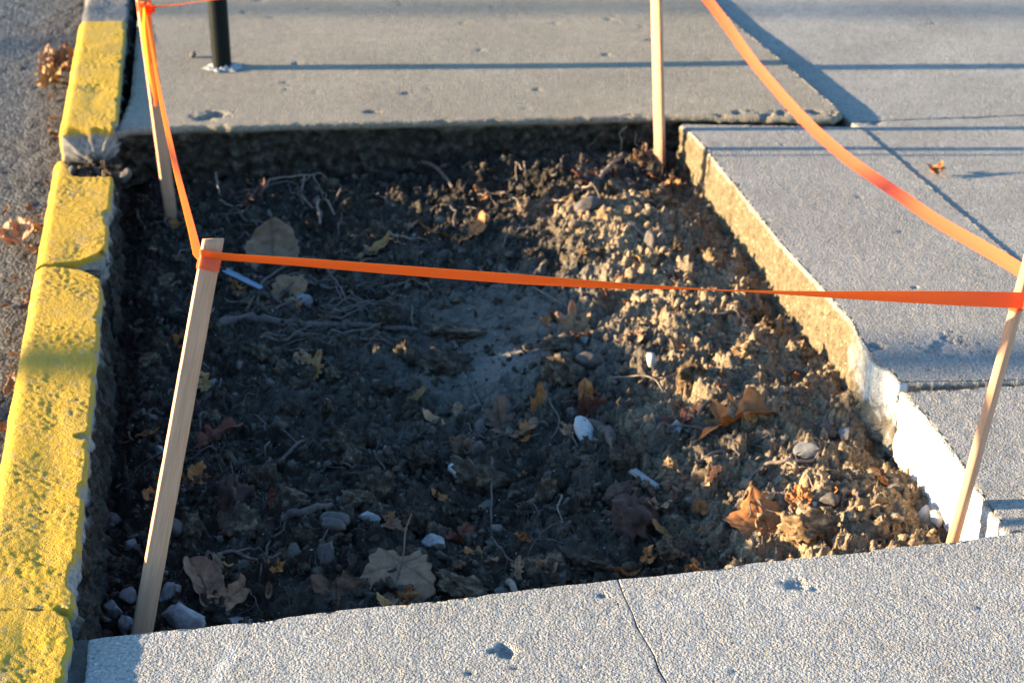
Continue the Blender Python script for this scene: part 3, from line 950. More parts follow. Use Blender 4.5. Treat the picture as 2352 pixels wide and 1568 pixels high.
    at_['bare'] = np.concatenate([at_['bare']] + eb); at_['dirt'] = np.concatenate([at_['dirt']] + ed)
    o = make('kerb_stone', V, np.vstack(F + ends_f), M['kerb'], attrs=at_)
    tag(o, label, 'kerb', 'yellow painted kerb stones along the road')
    return o

def ky(v, z=0.018, u=200): return at(u, v, z)[1]
kerb_stone(1.3, ky(1401), 'yellow kerb stone nearest the viewer, cut off by the bottom of the picture', seed=100, near_cut=0, notches=((2.36, .03, .03),))
kerb_stone(ky(1395), ky(612), 'longest yellow kerb stone with rough worn paint, cracked off at its far end', seed=120, far_cut=-0.10,
           notches=((ky(1000), .012, .030), (ky(1120), .012, .012), (ky(1320), .05, .018)))
kerb_stone(ky(604), ky(368), 'short yellow kerb stone with a broken inner corner, between the crack and the dirt gap', seed=140, near_cut=0.10, far_cut=-0.155, far_step=True,
           notches=((ky(490), .03, .02),))
kerb_stone(ky(296), ky(52), 'far yellow kerb stone beside the black joint, grey bare end above the dirt gap', top=0.022, seed=160, bare_edge=.1)
o = kerb_stone(ky(46), 11.5, 'unpainted pale kerb beyond the far yellow stone, half in shadow', top=0.004, seed=180)
o['group'] = 'plain kerb beyond the painted one'
for p, val in (('bare', 1.0), ('dirt', 0.45)):  # no paint left, and the whole stone evenly darkened
    a = o.data.attributes[p]; arr = np.full(len(o.data.vertices), val, dtype=np.float32); a.data.foreach_set('value', arr)

# ------------------------------------------------------------------ rock shapes
def ico(sub):
    import bmesh
    bm = bmesh.new()
    bmesh.ops.create_icosphere(bm, subdivisions=sub, radius=1.0)
    V = np.array([v.co[:] for v in bm.verts]); F = np.array([[v.index for v in f.verts] for f in bm.faces])
    bm.free()
    return V, F
ICO = {k: ico(k) for k in (1, 2, 3, 4)}

def rockgeo(seed, sub=3, angular=0.5, rough=0.25, crumble=0.0):
    V, F = ICO[sub]
    r = np.random.default_rng(seed)
    P = V.copy()
    for _ in range(int(4 + 10 * angular)):            # flat facets
        n = r.normal(size=3); n /= np.linalg.norm(n)
        d = r.uniform(0.42, 0.85)
        s = P @ n
        P -= np.clip(s - d, 0, None)[:, None] * n * 0.92
    f = rough * fbm(V[:, 0] * 1.6 + seed, V[:, 1] * 1.6, V[:, 2] * 1.6, seed, 4, 0.55)
    P = P * (1 + f)[:, None]
    if sub >= 4 and angular > 0:
        P = P * (1 + 0.10 * fbm(V[:, 0] * 8, V[:, 1] * 8, V[:, 2] * 8, seed + 7, 3, 0.7) + 0.24 * (blocks(V[:, 0] * 3.1 + V[:, 2] * 1.3 + seed, V[:, 1] * 3.1 - V[:, 2] * 1.7, seed) - .4))[:, None]
    if crumble:
        c = crumble * (np.abs(fbm(V[:, 0] * 4.5, V[:, 1] * 4.5 + seed, V[:, 2] * 4.5, seed + 1, 3, 0.6)) - .25)
        P = P * (1 + c)[:, None]
    return P, F

def rock_mesh(name, seed, mat, **kw):
    P, F = rockgeo(seed, **kw)
    o = make(name, P, F, mat, smooth=(kw.get('sub', 3) >= 4))
    me = o.data
    bpy.data.objects.remove(o)
    me.name = name
    a = me.attributes.new('island', 'FLOAT', 'POINT')
    return me
CLODS = [rock_mesh('soil_clod', 200 + k, M['clod'], sub=4, angular=0.35, rough=0.40, crumble=0.38) for k in range(10)]
CLODS_SUNLIT = []
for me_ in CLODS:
    c_ = me_.copy(); c_.materials.clear(); c_.materials.append(M['clod_sunlit']); CLODS_SUNLIT.append(c_)
STB = [rock_mesh('stone', 230 + k, M['stone_blue'], sub=3, angular=0.9, rough=0.22) for k in range(6)]
STN = [rock_mesh('stone', 250 + k, M['stone_brown'], sub=3, angular=0.7, rough=0.22) for k in range(6)]
CHIP = [rock_mesh('stone_chip', 270 + k, M['stone_chip'], sub=2, angular=1.0, rough=0.2) for k in range(4)]
PEB = [rock_mesh('white_pebble', 290, M['stone_white'], sub=4, angular=0.0, rough=0.08)]
RUST = [rock_mesh('root_stump', 295 + k, M['rust'], sub=4, angular=0.4, rough=0.4, crumble=.4) for k in range(2)]

def put_rock(name, me, pos, size, rot=None, label=None, cat=None, group=None, sink=0.25):
    if me in CLODS and float(sunlit_tone(pos[0], pos[1])) > .3:  # clods in the sunlit strip take the copy with painted sunlight
        me = CLODS_SUNLIT[CLODS.index(me)]
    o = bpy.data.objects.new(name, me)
    COL.objects.link(o)
    s = size if isinstance(size, (tuple, list)) else (size, size * RNG.uniform(.75, 1), size * RNG.uniform(.6, .9))
    o.scale = s
    o.rotation_euler = rot if rot is not None else tuple(RNG.uniform(0, 6.28, 3))
    o.location = (pos[0], pos[1], pos[2] + min(s) * (1 - 2 * sink) * 0.8)
    tag(o, label, cat, group)
    return o

def px2m(px, pos):
    return px * depth(*pos) / FPX

def rock(u, v, wpx, hpx, kind, label, group=None, rot=None, seed=None, name=None, cat='stone', sink=0.25):
    p = soil_at(u, v)
    pool = {'blue': STB, 'brown': STN, 'clod': CLODS, 'chip': CHIP, 'peb': PEB, 'rust': RUST}[kind]
    me = pool[(seed if seed is not None else int(RNG.integers(0, 99))) % len(pool)]
    w_ = px2m(wpx, p) / 2 * 1.22; h_ = px2m(hpx, p) / 2 * 1.25
    s = (w_, (w_ + h_) / 2, h_)
    nm = name or {'blue': 'stone', 'brown': 'stone', 'clod': 'soil_clod', 'chip': 'stone_chip', 'peb': 'white_pebble', 'rust': 'root_stump'}[kind]
    r_ = rot if rot is not None else (RNG.uniform(-.3, .3), RNG.uniform(-.3, .3), RNG.uniform(-.5, .5))
    return put_rock(nm, me, p, s, r_, label, cat, group, sink)

rock(262, 1398, 40, 46, 'blue', 'pale grey stone at the left end of the row by the near slab')
rock(300, 1378, 46, 44, 'blue', 'light grey stone touching the left edge of the near left stake')
rock(292, 1428, 40, 50, 'blue', 'pale stone wedged in the corner between stake and near slab')
rock(388, 1362, 34, 62, 'blue', 'tall grey stone standing just right of the near left stake')
rock(418, 1425, 100, 62, 'blue', 'large faceted grey blue stone against the near slab, right of the stake', seed=1)
rock(448, 1418, 26, 44, 'chip', 'white chip beside the large grey blue stone')
rock(402, 1352, 32, 26, 'chip', 'whitish flake on top of the stones behind the near left stake')
rock(556, 1425, 84, 36, 'blue', 'pale flat stone half hidden by the near slab below the folded leaf', seed=2)
rock(392, 1225, 62, 60, 'brown', 'grey brown stone right of the near left stake, halfway down its lower half')
rock(298, 1225 + 35, 30, 28, 'blue', 'small grey stone left of the near left stake')
rock(260, 1190, 44, 40, 'brown', 'dark stone against the kerb side of the pit, left of the near stake')
rock(752, 1275, 44, 60, 'brown', 'upright purple brown stone above the square brown leaf', seed=3)
rock(765, 1235, 52, 40, 'brown', 'rounded brown stone just above the upright purple brown one')
rock(768, 1208, 62, 46, 'brown', 'dark blocky stone right of the short broken root')
rock(560, 1290 + 15, 40, 30, 'brown', 'small dark stone above the large folded leaf')
rock(850, 1190, 46, 30, 'blue', 'small grey knobbly stone left of the big clod in the near middle')
rock(958, 1208, 62, 56, 'clod', 'round soil clod above the stem of the big veined leaf', cat='clod')
rock(998, 1250, 44, 40, 'blue', 'grey lumpy stone at the stem tip of the big veined leaf')
rock(866, 1125, 56, 70, 'clod', 'tall pitted soil clod left of the white crusted stone', cat='clod')
rock(820, 1155, 60, 48, 'clod', 'dark clod leaning below the tall pitted one', cat='clod')
rock(966, 1075, 60, 50, 'clod', 'smooth dark clod up and left of the white crusted stone', cat='clod')
rock(1095, 1112, 96, 74, 'clod', 'big brown clod beside the white crusted stone', cat='clod', seed=4)
rock(1058, 1090, 62, 36, 'chip', 'white crusted stone resting against the big brown clod', name='stone')
rock(1455, 1185, 112, 96, 'rust', 'rust brown fibrous stump of a cut root in the near middle', cat='root stump', sink=.62)
rock(1425, 1150, 60, 60, 'rust', 'small reddish knob on the left of the fibrous root stump', cat='root stump', name='root_stump')
rock(528, 1165, 58, 110, 'rust', 'upright dark root stump between the near left stake and the broken root', cat='root stump', sink=.4)
rock(545, 1220, 84, 70, 'clod', 'dark clod at the foot of the upright root stump', cat='clod')
rock(613, 1110, 56, 62, 'clod', 'grey brown clod right of the upright root stump', cat='clod')
rock(805, 1035, 70, 60, 'clod', 'dark clod under the pale forked root', cat='clod')
pp = soil_at(1343, 990)
put_rock('white_pebble', PEB[0], (pp[0], pp[1], pp[2] + .012), (0.0215, 0.038, 0.0170), (0.70, 0.1, 0.55), 'smooth oval white pebble beside the curled orange leaf', 'pebble', None, .1)
rock(1548, 990, 44, 34, 'blue', 'bluish round stone under the twig end in the right middle')
rock(1858, 1040, 62, 44, 'blue', 'large pale angular stone near the white face of the right slab', seed=0)
rock(1940, 1010, 36, 50, 'blue', 'pale upright stone right of the large angular stone')
rock(1905, 990, 46, 34, 'brown', 'brownish stone behind the large pale angular stone')
rock(1850, 1228, 84, 62, 'clod', 'large sunlit clod on the near rim right of the brown orange leaf', cat='clod', seed=6)
rock(1905, 1160, 44, 46, 'brown', 'flat dark stone between the sunlit clod and the right wall')
rock(1540, 1278, 60, 50, 'clod', 'pitted pale clod at the near rim, below the rusty stump', cat='clod')
rock(1245, 1295, 80, 56, 'clod', 'pale rough clod on the near rim in the middle', cat='clod')
rock(1340, 1290, 100, 44, 'clod', 'long crumbly clod on the near rim left of the crack', cat='clod')
rock(1060, 1355, 90, 46, 'clod', 'grey crumbly clod pressed against the near slab, right of the big veined leaf', cat='clod')
rock(1028, 845, 110, 60, 'clod', 'broad flat clod in the middle of the pit', cat='clod', seed=1)
rock(935, 822, 50, 76, 'clod', 'upright clod left of the broad flat clod in the middle', cat='clod')
rock(1050, 765, 110, 40, 'clod', 'pale slab like clod at the top of the long thin root', cat='clod', seed=5)
rock(1285, 800, 60, 46, 'clod', 'grey clod below the star shaped tan leaf', cat='clod')
rock(1300, 870, 76, 80, 'clod', 'tall grey clod above the upright orange leaf', cat='clod')
rock(1352, 845, 56, 50, 'brown', 'grey wedge stone right of the tall grey clod')
rock(1495, 905, 50, 30, 'blue', 'small grey stone in half light beside the ochre stone')
rock(1497, 840, 26, 46, 'chip', 'upright ochre stone catching the sun', name='stone')
rock(1590, 890, 60, 56, 'clod', 'sunlit clod below the ochre stone', cat='clod')
rock(1385, 520, 84, 46, 'clod', 'flat pale sunlit clod on the far heap', cat='clod', seed=3)
rock(1350, 500, 56, 46, 'brown', 'sunlit tan stone at the left of the far heap')
rock(1505, 470, 56, 46, 'clod', 'sunlit clod beneath the far right stake', cat='clod')
rock(1440, 440, 66, 50, 'clod', 'knobbly clod at the top of the far heap', cat='clod')
rock(1530, 490, 50, 44, 'clod', 'round sunlit clod close to the far end of the right wall', cat='clod')
rock(2125, 1195, 46, 44, 'chip', 'chalky white stone at the foot of the white slab face', name='stone')
rock(2148, 1215, 34, 40, 'chip', 'second chalky stone in front of the near right stake', name='stone')
rock(2060, 1200, 36, 26, 'chip', 'white angular chip left of the chalky stones')
rock(1870, 1165, 16, 14, 'chip', 'tiny bright white chip above the large sunlit clod')
rock(2030, 1258, 26, 20, 'chip', 'chalky lump at the rim left of the near right stake')
rock(955, 535, 26, 30, 'blue', 'pale blue grey stone left of the orange leaf in the far middle')
rock(755, 900 + 33, 18, 16, 'chip', 'small white chip in the left middle of the pit')
rock(660 + 40, 700, 40, 34, 'blue', 'grey stone right of the tan leaf near the blue strip')
rock(490, 950, 50, 44, 'clod', 'grey clod right of the near left stake above the red brown leaf', cat='clod')

# clods that nothing tells apart, each its own object; the small crumbs as one mass
def lit_zone(x, y):
    kxx = k0[0] + (y - k0[1]) * kdir[0] / kdir[1]
    return (x - kxx) > 1.15
placed = 0
tries = 0
pts = []
while placed < 285 and tries < 20000:
    tries += 1
    x, y = RNG.uniform(-1.1, .95), RNG.uniform(2.35, 4.85)
    s = 0.011 + 0.030 * RNG.random() ** 2.2
    if not in_pit(x, y, s + 0.01): continue
    if np.exp(-(((x + 0.02) / 0.26) ** 2 + ((y - 3.83) / 0.34) ** 2) ** 2) > 0.4 and RNG.random() < .9: continue
    if any((x - a) ** 2 + (y - b) ** 2 < (s + c) ** 2 for a, b, c in pts): continue
    pts.append((x, y, s))
    z = float(zs(x, y))
    if RNG.random() < 0.78:
        me, nm = CLODS[int(RNG.integers(0, 10))], 'soil_clod'
        if lit_zone(x, y): lb, gr = 'crumbly brown soil clod among others along the right wall of the pit', 'clods along the right wall'
        elif y < 3.3: lb, gr = 'dark crumbly soil clod among others in the near shaded part of the pit', 'clods in the near shade'
        else: lb, gr = 'dark soil clod among others in the far shaded part of the pit', 'clods in the far shade'
        ct = 'clod'
    else:
        me, nm = (STN + STB)[int(RNG.choice(12, p=[.15] * 6 + [.10 / 6] * 6))], 'stone'
        s *= 0.85
        lb, gr, ct = ('small brown grey stone half sunk in the loose soil', 'small stones scattered in the pit', 'stone')
    put_rock(nm, me, (x, y, z), s, None, lb, ct, gr, sink=0.3)
    placed += 1

def crumbs(name, n, smin, smax, mat, label, cat, seed, pw=3.2, pale_p=0.35, angular=.9, where=None):
    r = np.random.default_rng(seed)
    protos = [rockgeo(400 + k, sub=2, angular=angular, rough=0.4) for k in range(8)]
    Vs, Fs, At, Dr = [], [], [], []
    off = 0; c = 0
    X = r.uniform(-1.15, .97, n * 3); Y = r.uniform(2.32, 4.9, n * 3)
    ok = in_pit(X, Y, 0.004)
    sm = np.exp(-(((X + 0.02) / 0.26) ** 2 + ((Y - 3.83) / 0.34) ** 2) ** 2) * 0.75
    ok &= r.random(n * 3) > sm
    clump = fbm(X * 7, Y * 7, 0, seed, 3)
    ok &= r.random(n * 3) < (0.45 + 1.1 * clump) * (1 - 0.6 * sunlit_tone(X, Y))
    X, Y = X[ok][:n], Y[ok][:n]
    Zp = zs(X, Y); DD = sunlit_tone(X, Y)
    for x, y, z, dd in zip(X, Y, Zp, DD):
        s = smin + (smax - smin) * r.random() ** pw
        V, F = protos[r.integers(0, 8)]
        q = r.normal(size=(3, 3)); q, _ = np.linalg.qr(q)
        sc = s * r.uniform(.28, 1.35, 3)
        Vs.append((V * sc) @ q.T + (x, y, z + s * 0.35))
        Fs.append(F + off); off += len(V)
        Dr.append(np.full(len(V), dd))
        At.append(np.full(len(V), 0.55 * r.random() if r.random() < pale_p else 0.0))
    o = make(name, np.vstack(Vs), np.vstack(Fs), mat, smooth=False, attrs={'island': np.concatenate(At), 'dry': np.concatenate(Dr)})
    tag(o, label, cat, kind='stuff')
crumbs('soil_crumbs', 17000, 0.0020, 0.0165, M['crumb'], 'loose dark soil crumbs covering the bottom of the pit', 'soil', 11)
crumbs('gravel_chips', 420, 0.0014, 0.0045, M['stone_chip'], 'tiny pale stone chips sprinkled over the soil', 'gravel', 12, angular=1.0)

# ------------------------------------------------------------------ leaves
def leaf_outline(kind, th, seed):
    r = np.random.default_rng(seed)
    ph = r.uniform(0, 6.28, 4)
    if kind == 'maple':
        lobes = [(math.pi / 2, 1.0, .42), (math.pi / 2 - 1.0, .92, .40), (math.pi / 2 + 1.0, .92, .40), (math.pi / 2 - 2.0, .66, .42), (math.pi / 2 + 2.0, .66, .42)]
        R = np.full_like(th, 0.50)
        for a, l, w_ in lobes:
            d = np.abs((th - a + math.pi) % (2 * math.pi) - math.pi)
            R = np.maximum(R, 0.50 + (l - 0.50) * np.clip(1 - d / w_, 0, 1) ** 0.9)
        d = np.abs((th + math.pi / 2 + math.pi) % (2 * math.pi) - math.pi)
        R *= 1 - 0.35 * np.exp(-(d / .22) ** 2)
        R *= 1 + 0.05 * np.abs(((th * 9 / math.pi) % 1) - .5) * 2 - .02
    elif kind == 'sycamore':
        R = np.full_like(th, 0.74)
        for a, l, w_ in [(math.pi / 2, 1.0, .6), (math.pi / 2 - 1.05, .95, .6), (math.pi / 2 + 1.05, .95, .6), (-.55, .72, .5), (math.pi + .55, .72, .5)]:
            d = np.abs((th - a + math.pi) % (2 * math.pi) - math.pi)
            R = np.maximum(R, 0.74 + (l - 0.74) * np.clip(1 - d / w_, 0, 1))
        d = np.abs((th + math.pi / 2 + math.pi) % (2 * math.pi) - math.pi)
        R *= 1 - 0.30 * np.exp(-(d / .25) ** 2)
        R *= 1 + 0.07 * np.abs(((th * 8 / math.pi) % 1) - .5) * 2
    elif kind == 'oak':
        R = 0.36 / np.sqrt((np.cos(th)) ** 2 + (0.36 * np.sin(th)) ** 2)
        R *= 1 + 0.34 * np.sin(th * 7 + ph[0]) * np.abs(np.cos(th)) ** .3
    elif kind == 'oval':
        R = 0.45 / np.sqrt(np.cos(th) ** 2 + (0.45 * np.sin(th)) ** 2)
        R *= 1 - .12 * np.abs(np.cos(th)) ** 4
    else:                                             # torn piece
        R = 0.62 + 0.30 * np.sin(th * 2 + ph[0]) * .6 + 0.12 * np.sign(np.sin(th * 3 + ph[1])) + .10 * np.sin(5 * th + ph[2])
    return R * (1 + 0.03 * np.sin(th * 17 + ph[3]) + 0.04 * np.sin(th * 5 + ph[2]))

def leaf_mesh(kind, seed, curl=(0.3, 0.2), fold=0.15, wav=0.10, col='tan'):
    na, nr = 120, 16
    th = np.linspace(0, 2 * math.pi, na, endpoint=False)
    R = leaf_outline(kind, th, seed)
    rr = np.linspace(0, 1, nr + 1)[1:]
    X = np.concatenate([[0], (rr[:, None] * (R * np.cos(th))[None]).ravel()])
    Y = np.concatenate([[0], (rr[:, None] * (R * np.sin(th))[None]).ravel()])
    # fold / curl
    Zl = curl[0] * X ** 2 + curl[1] * Y ** 2 + fold * np.abs(X) + 0.22 * (X ** 2 + Y ** 2) ** 1.5 * np.sin(3 * np.arctan2(Y, X) + seed) + 1.5 * wav * fbm(X * 2.1 + seed, Y * 2.1, 0, seed, 3)
    # veins
    if kind in ('maple', 'sycamore'):
        axes = [math.pi / 2, math.pi / 2 - 1.02, math.pi / 2 + 1.02, -.5, math.pi + .5]
        oy = -0.35
    else:
        axes = [math.pi / 2]; oy = -1.0
    vn = np.zeros_like(X)
    for a in axes:
        dx, dy = math.cos(a), math.sin(a)
        along = X * dx + (Y - oy) * dy
        d = np.abs(-X * dy + (Y - oy) * dx)
        vn = np.maximum(vn, (1 - sstep(0.012, 0.035, d)) * (along > -.02))
        side = np.abs(((along * 5.0 - d * 4.0)) % 1 - .5)
        vn = np.maximum(vn, 0.55 * (1 - sstep(0.03, 0.10, side)) * (d < .45) * (along > .08) * (d < along * .8))
    Zl = Zl - 0.02 * vn
    F = [(0, 1 + k, 1 + (k + 1) % na) for k in range(na)]
    F += [tuple(f) for f in grid_faces(nr, na, 1, wrap=True)[:, ::-1]]
    V = np.stack([X, Y, Zl], 1)
    # a thin body: underside 1.2 % of the size below
    n = len(V)
    V2 = V.copy(); V2[:, 2] -= 0.012
    F2 = [tuple(reversed([i + n for i in f])) for f in F]
    s0 = 1 + (nr - 1) * na
    rim = [(s0 + (k + 1) % na, s0 + k, n + s0 + k, n + s0 + (k + 1) % na) for k in range(na)]
    return np.vstack([V, V2]), F + F2 + rim, np.concatenate([vn, vn])

LEAFN = [0]
def leaf(u, v, size_px, kind, col, label=None, group=None, yaw=0.0, pitch=0.35, roll=0.0, curl=(0.3, 0.2), fold=0.15, wav=0.12, stem=0.0, squash=1.0, lift=0.004, on='soil', seed=None, name='leaf', thing='leaf'):
    LEAFN[0] += 1
    seed = seed if seed is not None else 500 + LEAFN[0]
    if on == 'soil':
        p = soil_at(u, v, lift)
    elif on == 'road':
        z = ROADZ
        for _ in range(3):
            x, y = at(u, v, z); z = zroad(x, y) + lift
        p = (x, y, z)
    else:
        x, y = at(u, v, on + lift); p = (x, y, on + lift)
    s = px2m(size_px, p) / 2 * 1.32
    V, F, vn = leaf_mesh(kind, seed, curl, fold, wav, col)
    V = V * (s * squash, s, s)
    R = Matrix.Rotation(yaw, 4, 'Z') @ Matrix.Rotation(roll, 4, 'Y') @ Matrix.Rotation(pitch, 4, 'X')
    Rn = np.array(R.to_3x3())
    Vw = V @ Rn.T
    low = Vw[:, 2].min()
    if on != 'soil': shift = -low
    else:
        g_ = zs(Vw[:, 0] + p[0], Vw[:, 1] + p[1]) - p[2]
        shift = np.percentile(g_ - Vw[:, 2], 86)
        shift = min(shift, 0.03)
    root = make(name, V, F, LM[col], attrs={'vein': vn})
    root.matrix_world = Matrix.Translation((p[0], p[1], p[2] + shift)) @ R
    tag(root, label, thing, group)
    if stem:
        P = spline([(0, -0.30 * s, 0.0), (0.02 * s, -0.7 * s, 0.03 * s), (0.10 * s, -(0.7 + stem * .5) * s, 0.10 * s), (0.05 * s, -(0.7 + stem) * s, 0.16 * s)] if kind in ('maple', 'sycamore')
                   else [(0, -0.9 * s, 0), (0.02 * s, -1.1 * s, 0.02 * s), (0.08 * s, -(1.0 + stem) * s, 0.1 * s)], 14)
        Vt, Ft = tube_geo(P, np.linspace(0.018 * s, 0.028 * s, 14), 6)
        make('leaf_stem', Vt, Ft, LM['brown' if col != 'orange' else 'orange'], parent=root, attrs={'vein': np.zeros(len(Vt))})
    return root

PI = math.pi
# big ones
leaf(915, 1315, 142, 'sycamore', 'grey', 'big pale veined leaf lying flat, its stem pointing up, near the front rim', yaw=PI * 0.93, pitch=-0.45, curl=(.08, .05), fold=0.02, wav=.06, stem=1.0, seed=3, squash=1.12, lift=.014)
leaf(470, 1338, 138, 'oval', 'brown', 'large brown leaf curled up at its left point, near the front left stake', yaw=0.75, pitch=0.5, roll=.3, curl=(0.5, 0.2), fold=.35, squash=1.2, lift=.02)
leaf(526, 1370, 112, 'frag', 'tan', 'light tan pointed leaf tucked under the curled brown one', yaw=-0.9, pitch=.45, curl=(.1, .1), fold=.1, squash=.9, lift=.018, seed=9)
leaf(772, 1352, 104, 'frag', 'brown', 'squarish brown leaf standing near the front rim, left of the big veined leaf', yaw=.1, pitch=.8, curl=(.1, .15), fold=.05, lift=.02, seed=12, squash=.95)
leaf(1755, 1212, 124, 'sycamore', 'orange', 'largest orange brown leaf in front of the sunlit clod on the right', yaw=0.3, pitch=.35, curl=(-.12, .05), fold=-.05, wav=.05, lift=.016, seed=23, squash=1.15)
leaf(1505, 1162, 84, 'maple', 'tan', 'tan lobed leaf beside the rusty root stump', yaw=2.6, pitch=.3, curl=(.3, .2), wav=.2, lift=.015, seed=22)
leaf(625, 572, 108, 'oval', 'grey', 'large round brown leaf behind the tape in the far left of the pit', yaw=0.1, pitch=.75, curl=(.25, .35), fold=.05, wav=.15, lift=.02, seed=23, squash=2.1)
leaf(662, 664, 84, 'sycamore', 'tan', 'tan leaf lying right of the blue plastic strip', yaw=-.7, pitch=.5, curl=(.1, .1), fold=.05, lift=.015, seed=24)
leaf(598, 695, 80, 'oval', 'brown', 'brown leaf lying under the end of the blue strip', yaw=1.4, pitch=.2, lift=.008)
leaf(545, 675, 42, 'frag', 'tan', 'small tan leaf piece left of the blue strip')
leaf(995, 527, 66, 'oval', 'orange', 'flat orange leaf in the far middle, left of its lobed neighbour', yaw=1.5, pitch=.4, roll=.3, squash=1.2, lift=.01)
leaf(1085, 535, 74, 'oak', 'orange', 'orange lobed leaf in the far middle with a raised tip', yaw=-1.1, pitch=.5, curl=(.5, .2), squash=1.5, lift=.012, stem=.2)
leaf(858, 573, 76, 'oak', 'yellow', 'pale yellow lobed leaf lying just above the front tape', yaw=-1.0, pitch=.3, squash=1.0, lift=.01)
leaf(938, 518, 54, 'oak', 'grey', 'greyish lobed leaf left of the blue grey stone', yaw=-1.2, pitch=.4, squash=1.2, lift=.01)
leaf(722, 838, 64, 'oak', 'yellow', 'yellow tan lobed leaf on its edge in the left middle', yaw=-.35, pitch=.9, squash=1.2, lift=.02)
leaf(468, 882, 48, 'oak', 'yellow', 'yellow brown leaf peeping out behind the front left stake', yaw=.3, pitch=.8, squash=1.3, lift=.016)
leaf(485, 996, 130, 'oak', 'red', 'long red brown oak leaf right of the front left stake', yaw=-1.15, pitch=.3, curl=(.6, .1), squash=1.0, lift=.014, seed=31)
leaf(342, 1012, 54, 'oval', 'orange', 'small orange tan leaf just left of the front left stake', yaw=-1.9, pitch=.3)
leaf(952, 926, 64, 'oval', 'yellow', 'narrow curled tan leaf in the near left middle', yaw=-.9, pitch=.4, curl=(1.2, .2), squash=.8, lift=.01)
leaf(1236, 905, 72, 'frag', 'orange', 'upright orange leaf left of the curled pair', yaw=.4, pitch=1.15, curl=(.1, .1), fold=.1, squash=.7, lift=.03, seed=41)
leaf(1345, 895, 66, 'oval', 'orange', 'orange pointed leaf standing behind the white pebble', yaw=.15, pitch=1.2, squash=1.0, lift=.03)
leaf(1345, 935, 62, 'sycamore', 'red', 'dark curled leaf just above the white pebble', yaw=.5, pitch=1.0, curl=(.9, .5), lift=.02)
leaf(1052, 948, 34, 'oval', 'grey', 'small pinkish grey leaf in the near middle', yaw=.2, pitch=.9, squash=1.3, lift=.015)
leaf(992, 963, 48, 'oval', 'tan', 'small brown leaf with curled rim, left of the pinkish one', yaw=1.2, pitch=.4, curl=(.8, .3), squash=1.2)
leaf(1150, 965, 96, 'oak', 'brown', 'brown oak leaf left of the orange scrap', yaw=.2, pitch=.6, squash=1.2, lift=.01, seed=43)
leaf(1195, 985, 80, 'oak', 'brown', 'second brown oak leaf overlapping the first', yaw=-1.3, pitch=.3, squash=1.2, lift=.012, seed=44)
leaf(1206, 1010, 52, 'frag', 'orange', 'orange scrap of leaf below the brown oak leaves', yaw=-.8, pitch=.6, curl=(.7, .3))
leaf(1320, 740, 96, 'maple', 'tan', 'star shaped tan leaf at the edge of the sunlight', yaw=.25, pitch=.8, curl=(.2, .3), squash=.9, lift=.02, seed=46)
leaf(1458, 778, 62, 'frag', 'tan', 'bright tan leaf scrap catching the sun right of the star shaped leaf', yaw=-.9, pitch=.5)
leaf(1565, 958, 80, 'oak', 'red', 'red orange leaf under the curled leaf on the right', yaw=-1.2, pitch=.3, curl=(.6, .2), squash=1.1, lift=.012)
leaf(1690, 945, 150, 'oak', 'orange', 'long curled orange leaf in the sun on the right', yaw=-1.45, pitch=.4, curl=(1.3, -.2), fold=.3, squash=1.2, lift=.02, seed=51)
leaf(1728, 930, 44, 'frag', 'yellow', 'glowing yellow leaf scrap standing on the long curled leaf', yaw=.2, pitch=1.1, lift=.03)
leaf(1455, 1042, 46, 'maple', 'orange', 'small crumpled orange leaf in the near right middle', yaw=.8, pitch=.5, wav=.3)
leaf(1062, 1030, 50, 'sycamore', 'brown', 'small crumpled brown leaf above the white crusted stone', wav=.3, pitch=.5)
leaf(437, 1102, 40, 'maple', 'brown', 'brown leaf scrap right of the front left stake', wav=.2)
leaf(344, 1136, 30, 'sycamore', 'orange', 'small round orange leaf touching the left edge of the front left stake', pitch=.6)
leaf(1012, 1138, 46, 'oval', 'orange', 'thin orange leaf left of the big brown clod', yaw=1.2, pitch=.4)
leaf(1070, 1220, 34, 'sycamore', 'red', 'small red leaf scrap in the near middle', pitch=.5)
leaf(895, 1185, 30, 'frag', 'orange', 'small bright orange scrap left of the round clod')
leaf(635, 1302, 40, 'maple', 'orange', 'small star like orange scrap left of the big veined leaf', pitch=.5, wav=.3)
leaf(520, 1285, 50, 'oval', 'yellow', 'narrow olive yellow leaf above the folded leaf', yaw=1.5, pitch=.3)
leaf(500, 1292, 44, 'oval', 'grey', 'narrow grey tan leaf crossing the olive yellow one', yaw=.5, pitch=.4, squash=.7)
leaf(618, 1355, 30, 'oval', 'brown', 'small cupped brown leaf right of the folded leaf', curl=(1.2, .8), pitch=.7)
leaf(1090, 1270, 44, 'frag', 'orange', 'small orange leaf piece above the pale clod on the rim', pitch=.4)
leaf(1188, 1302, 44, 'oak', 'tan', 'notched tan leaf at the near rim in the middle', yaw=PI, pitch=-.6, squash=1.2, lift=.012)
leaf(1488, 1283, 42, 'frag', 'orange', 'orange brown scrap left of the pitted clod at the rim', pitch=.6)
leaf(1590, 1258 + 40, 36, 'frag', 'orange', 'pointed orange scrap poking above the near slab', pitch=1.0)
leaf(940, 1372, 60, 'maple', 'orange', 'curled orange leaf just above the near slab edge', pitch=.8, wav=.3, lift=.015)
leaf(890, 1385, 60, 'oval', 'yellow', 'yellow leaf half hidden by the near slab edge', yaw=1.3, pitch=.6, lift=.012)
leaf(1528, 1225, 60, 'oval', 'yellow', 'olive yellow leaf right of the rusty stump', yaw=1.3, pitch=.4)
leaf(2022, 1242, 56, 'frag', 'brown', 'brown curled leaf at the right end of the near rim', pitch=.6, wav=.3, lift=.015)
leaf(2025, 1093, 60, 'oval', 'orange', 'orange brown leaf in the notch beside the white slab face', yaw=1.3, pitch=.6, lift=.01)
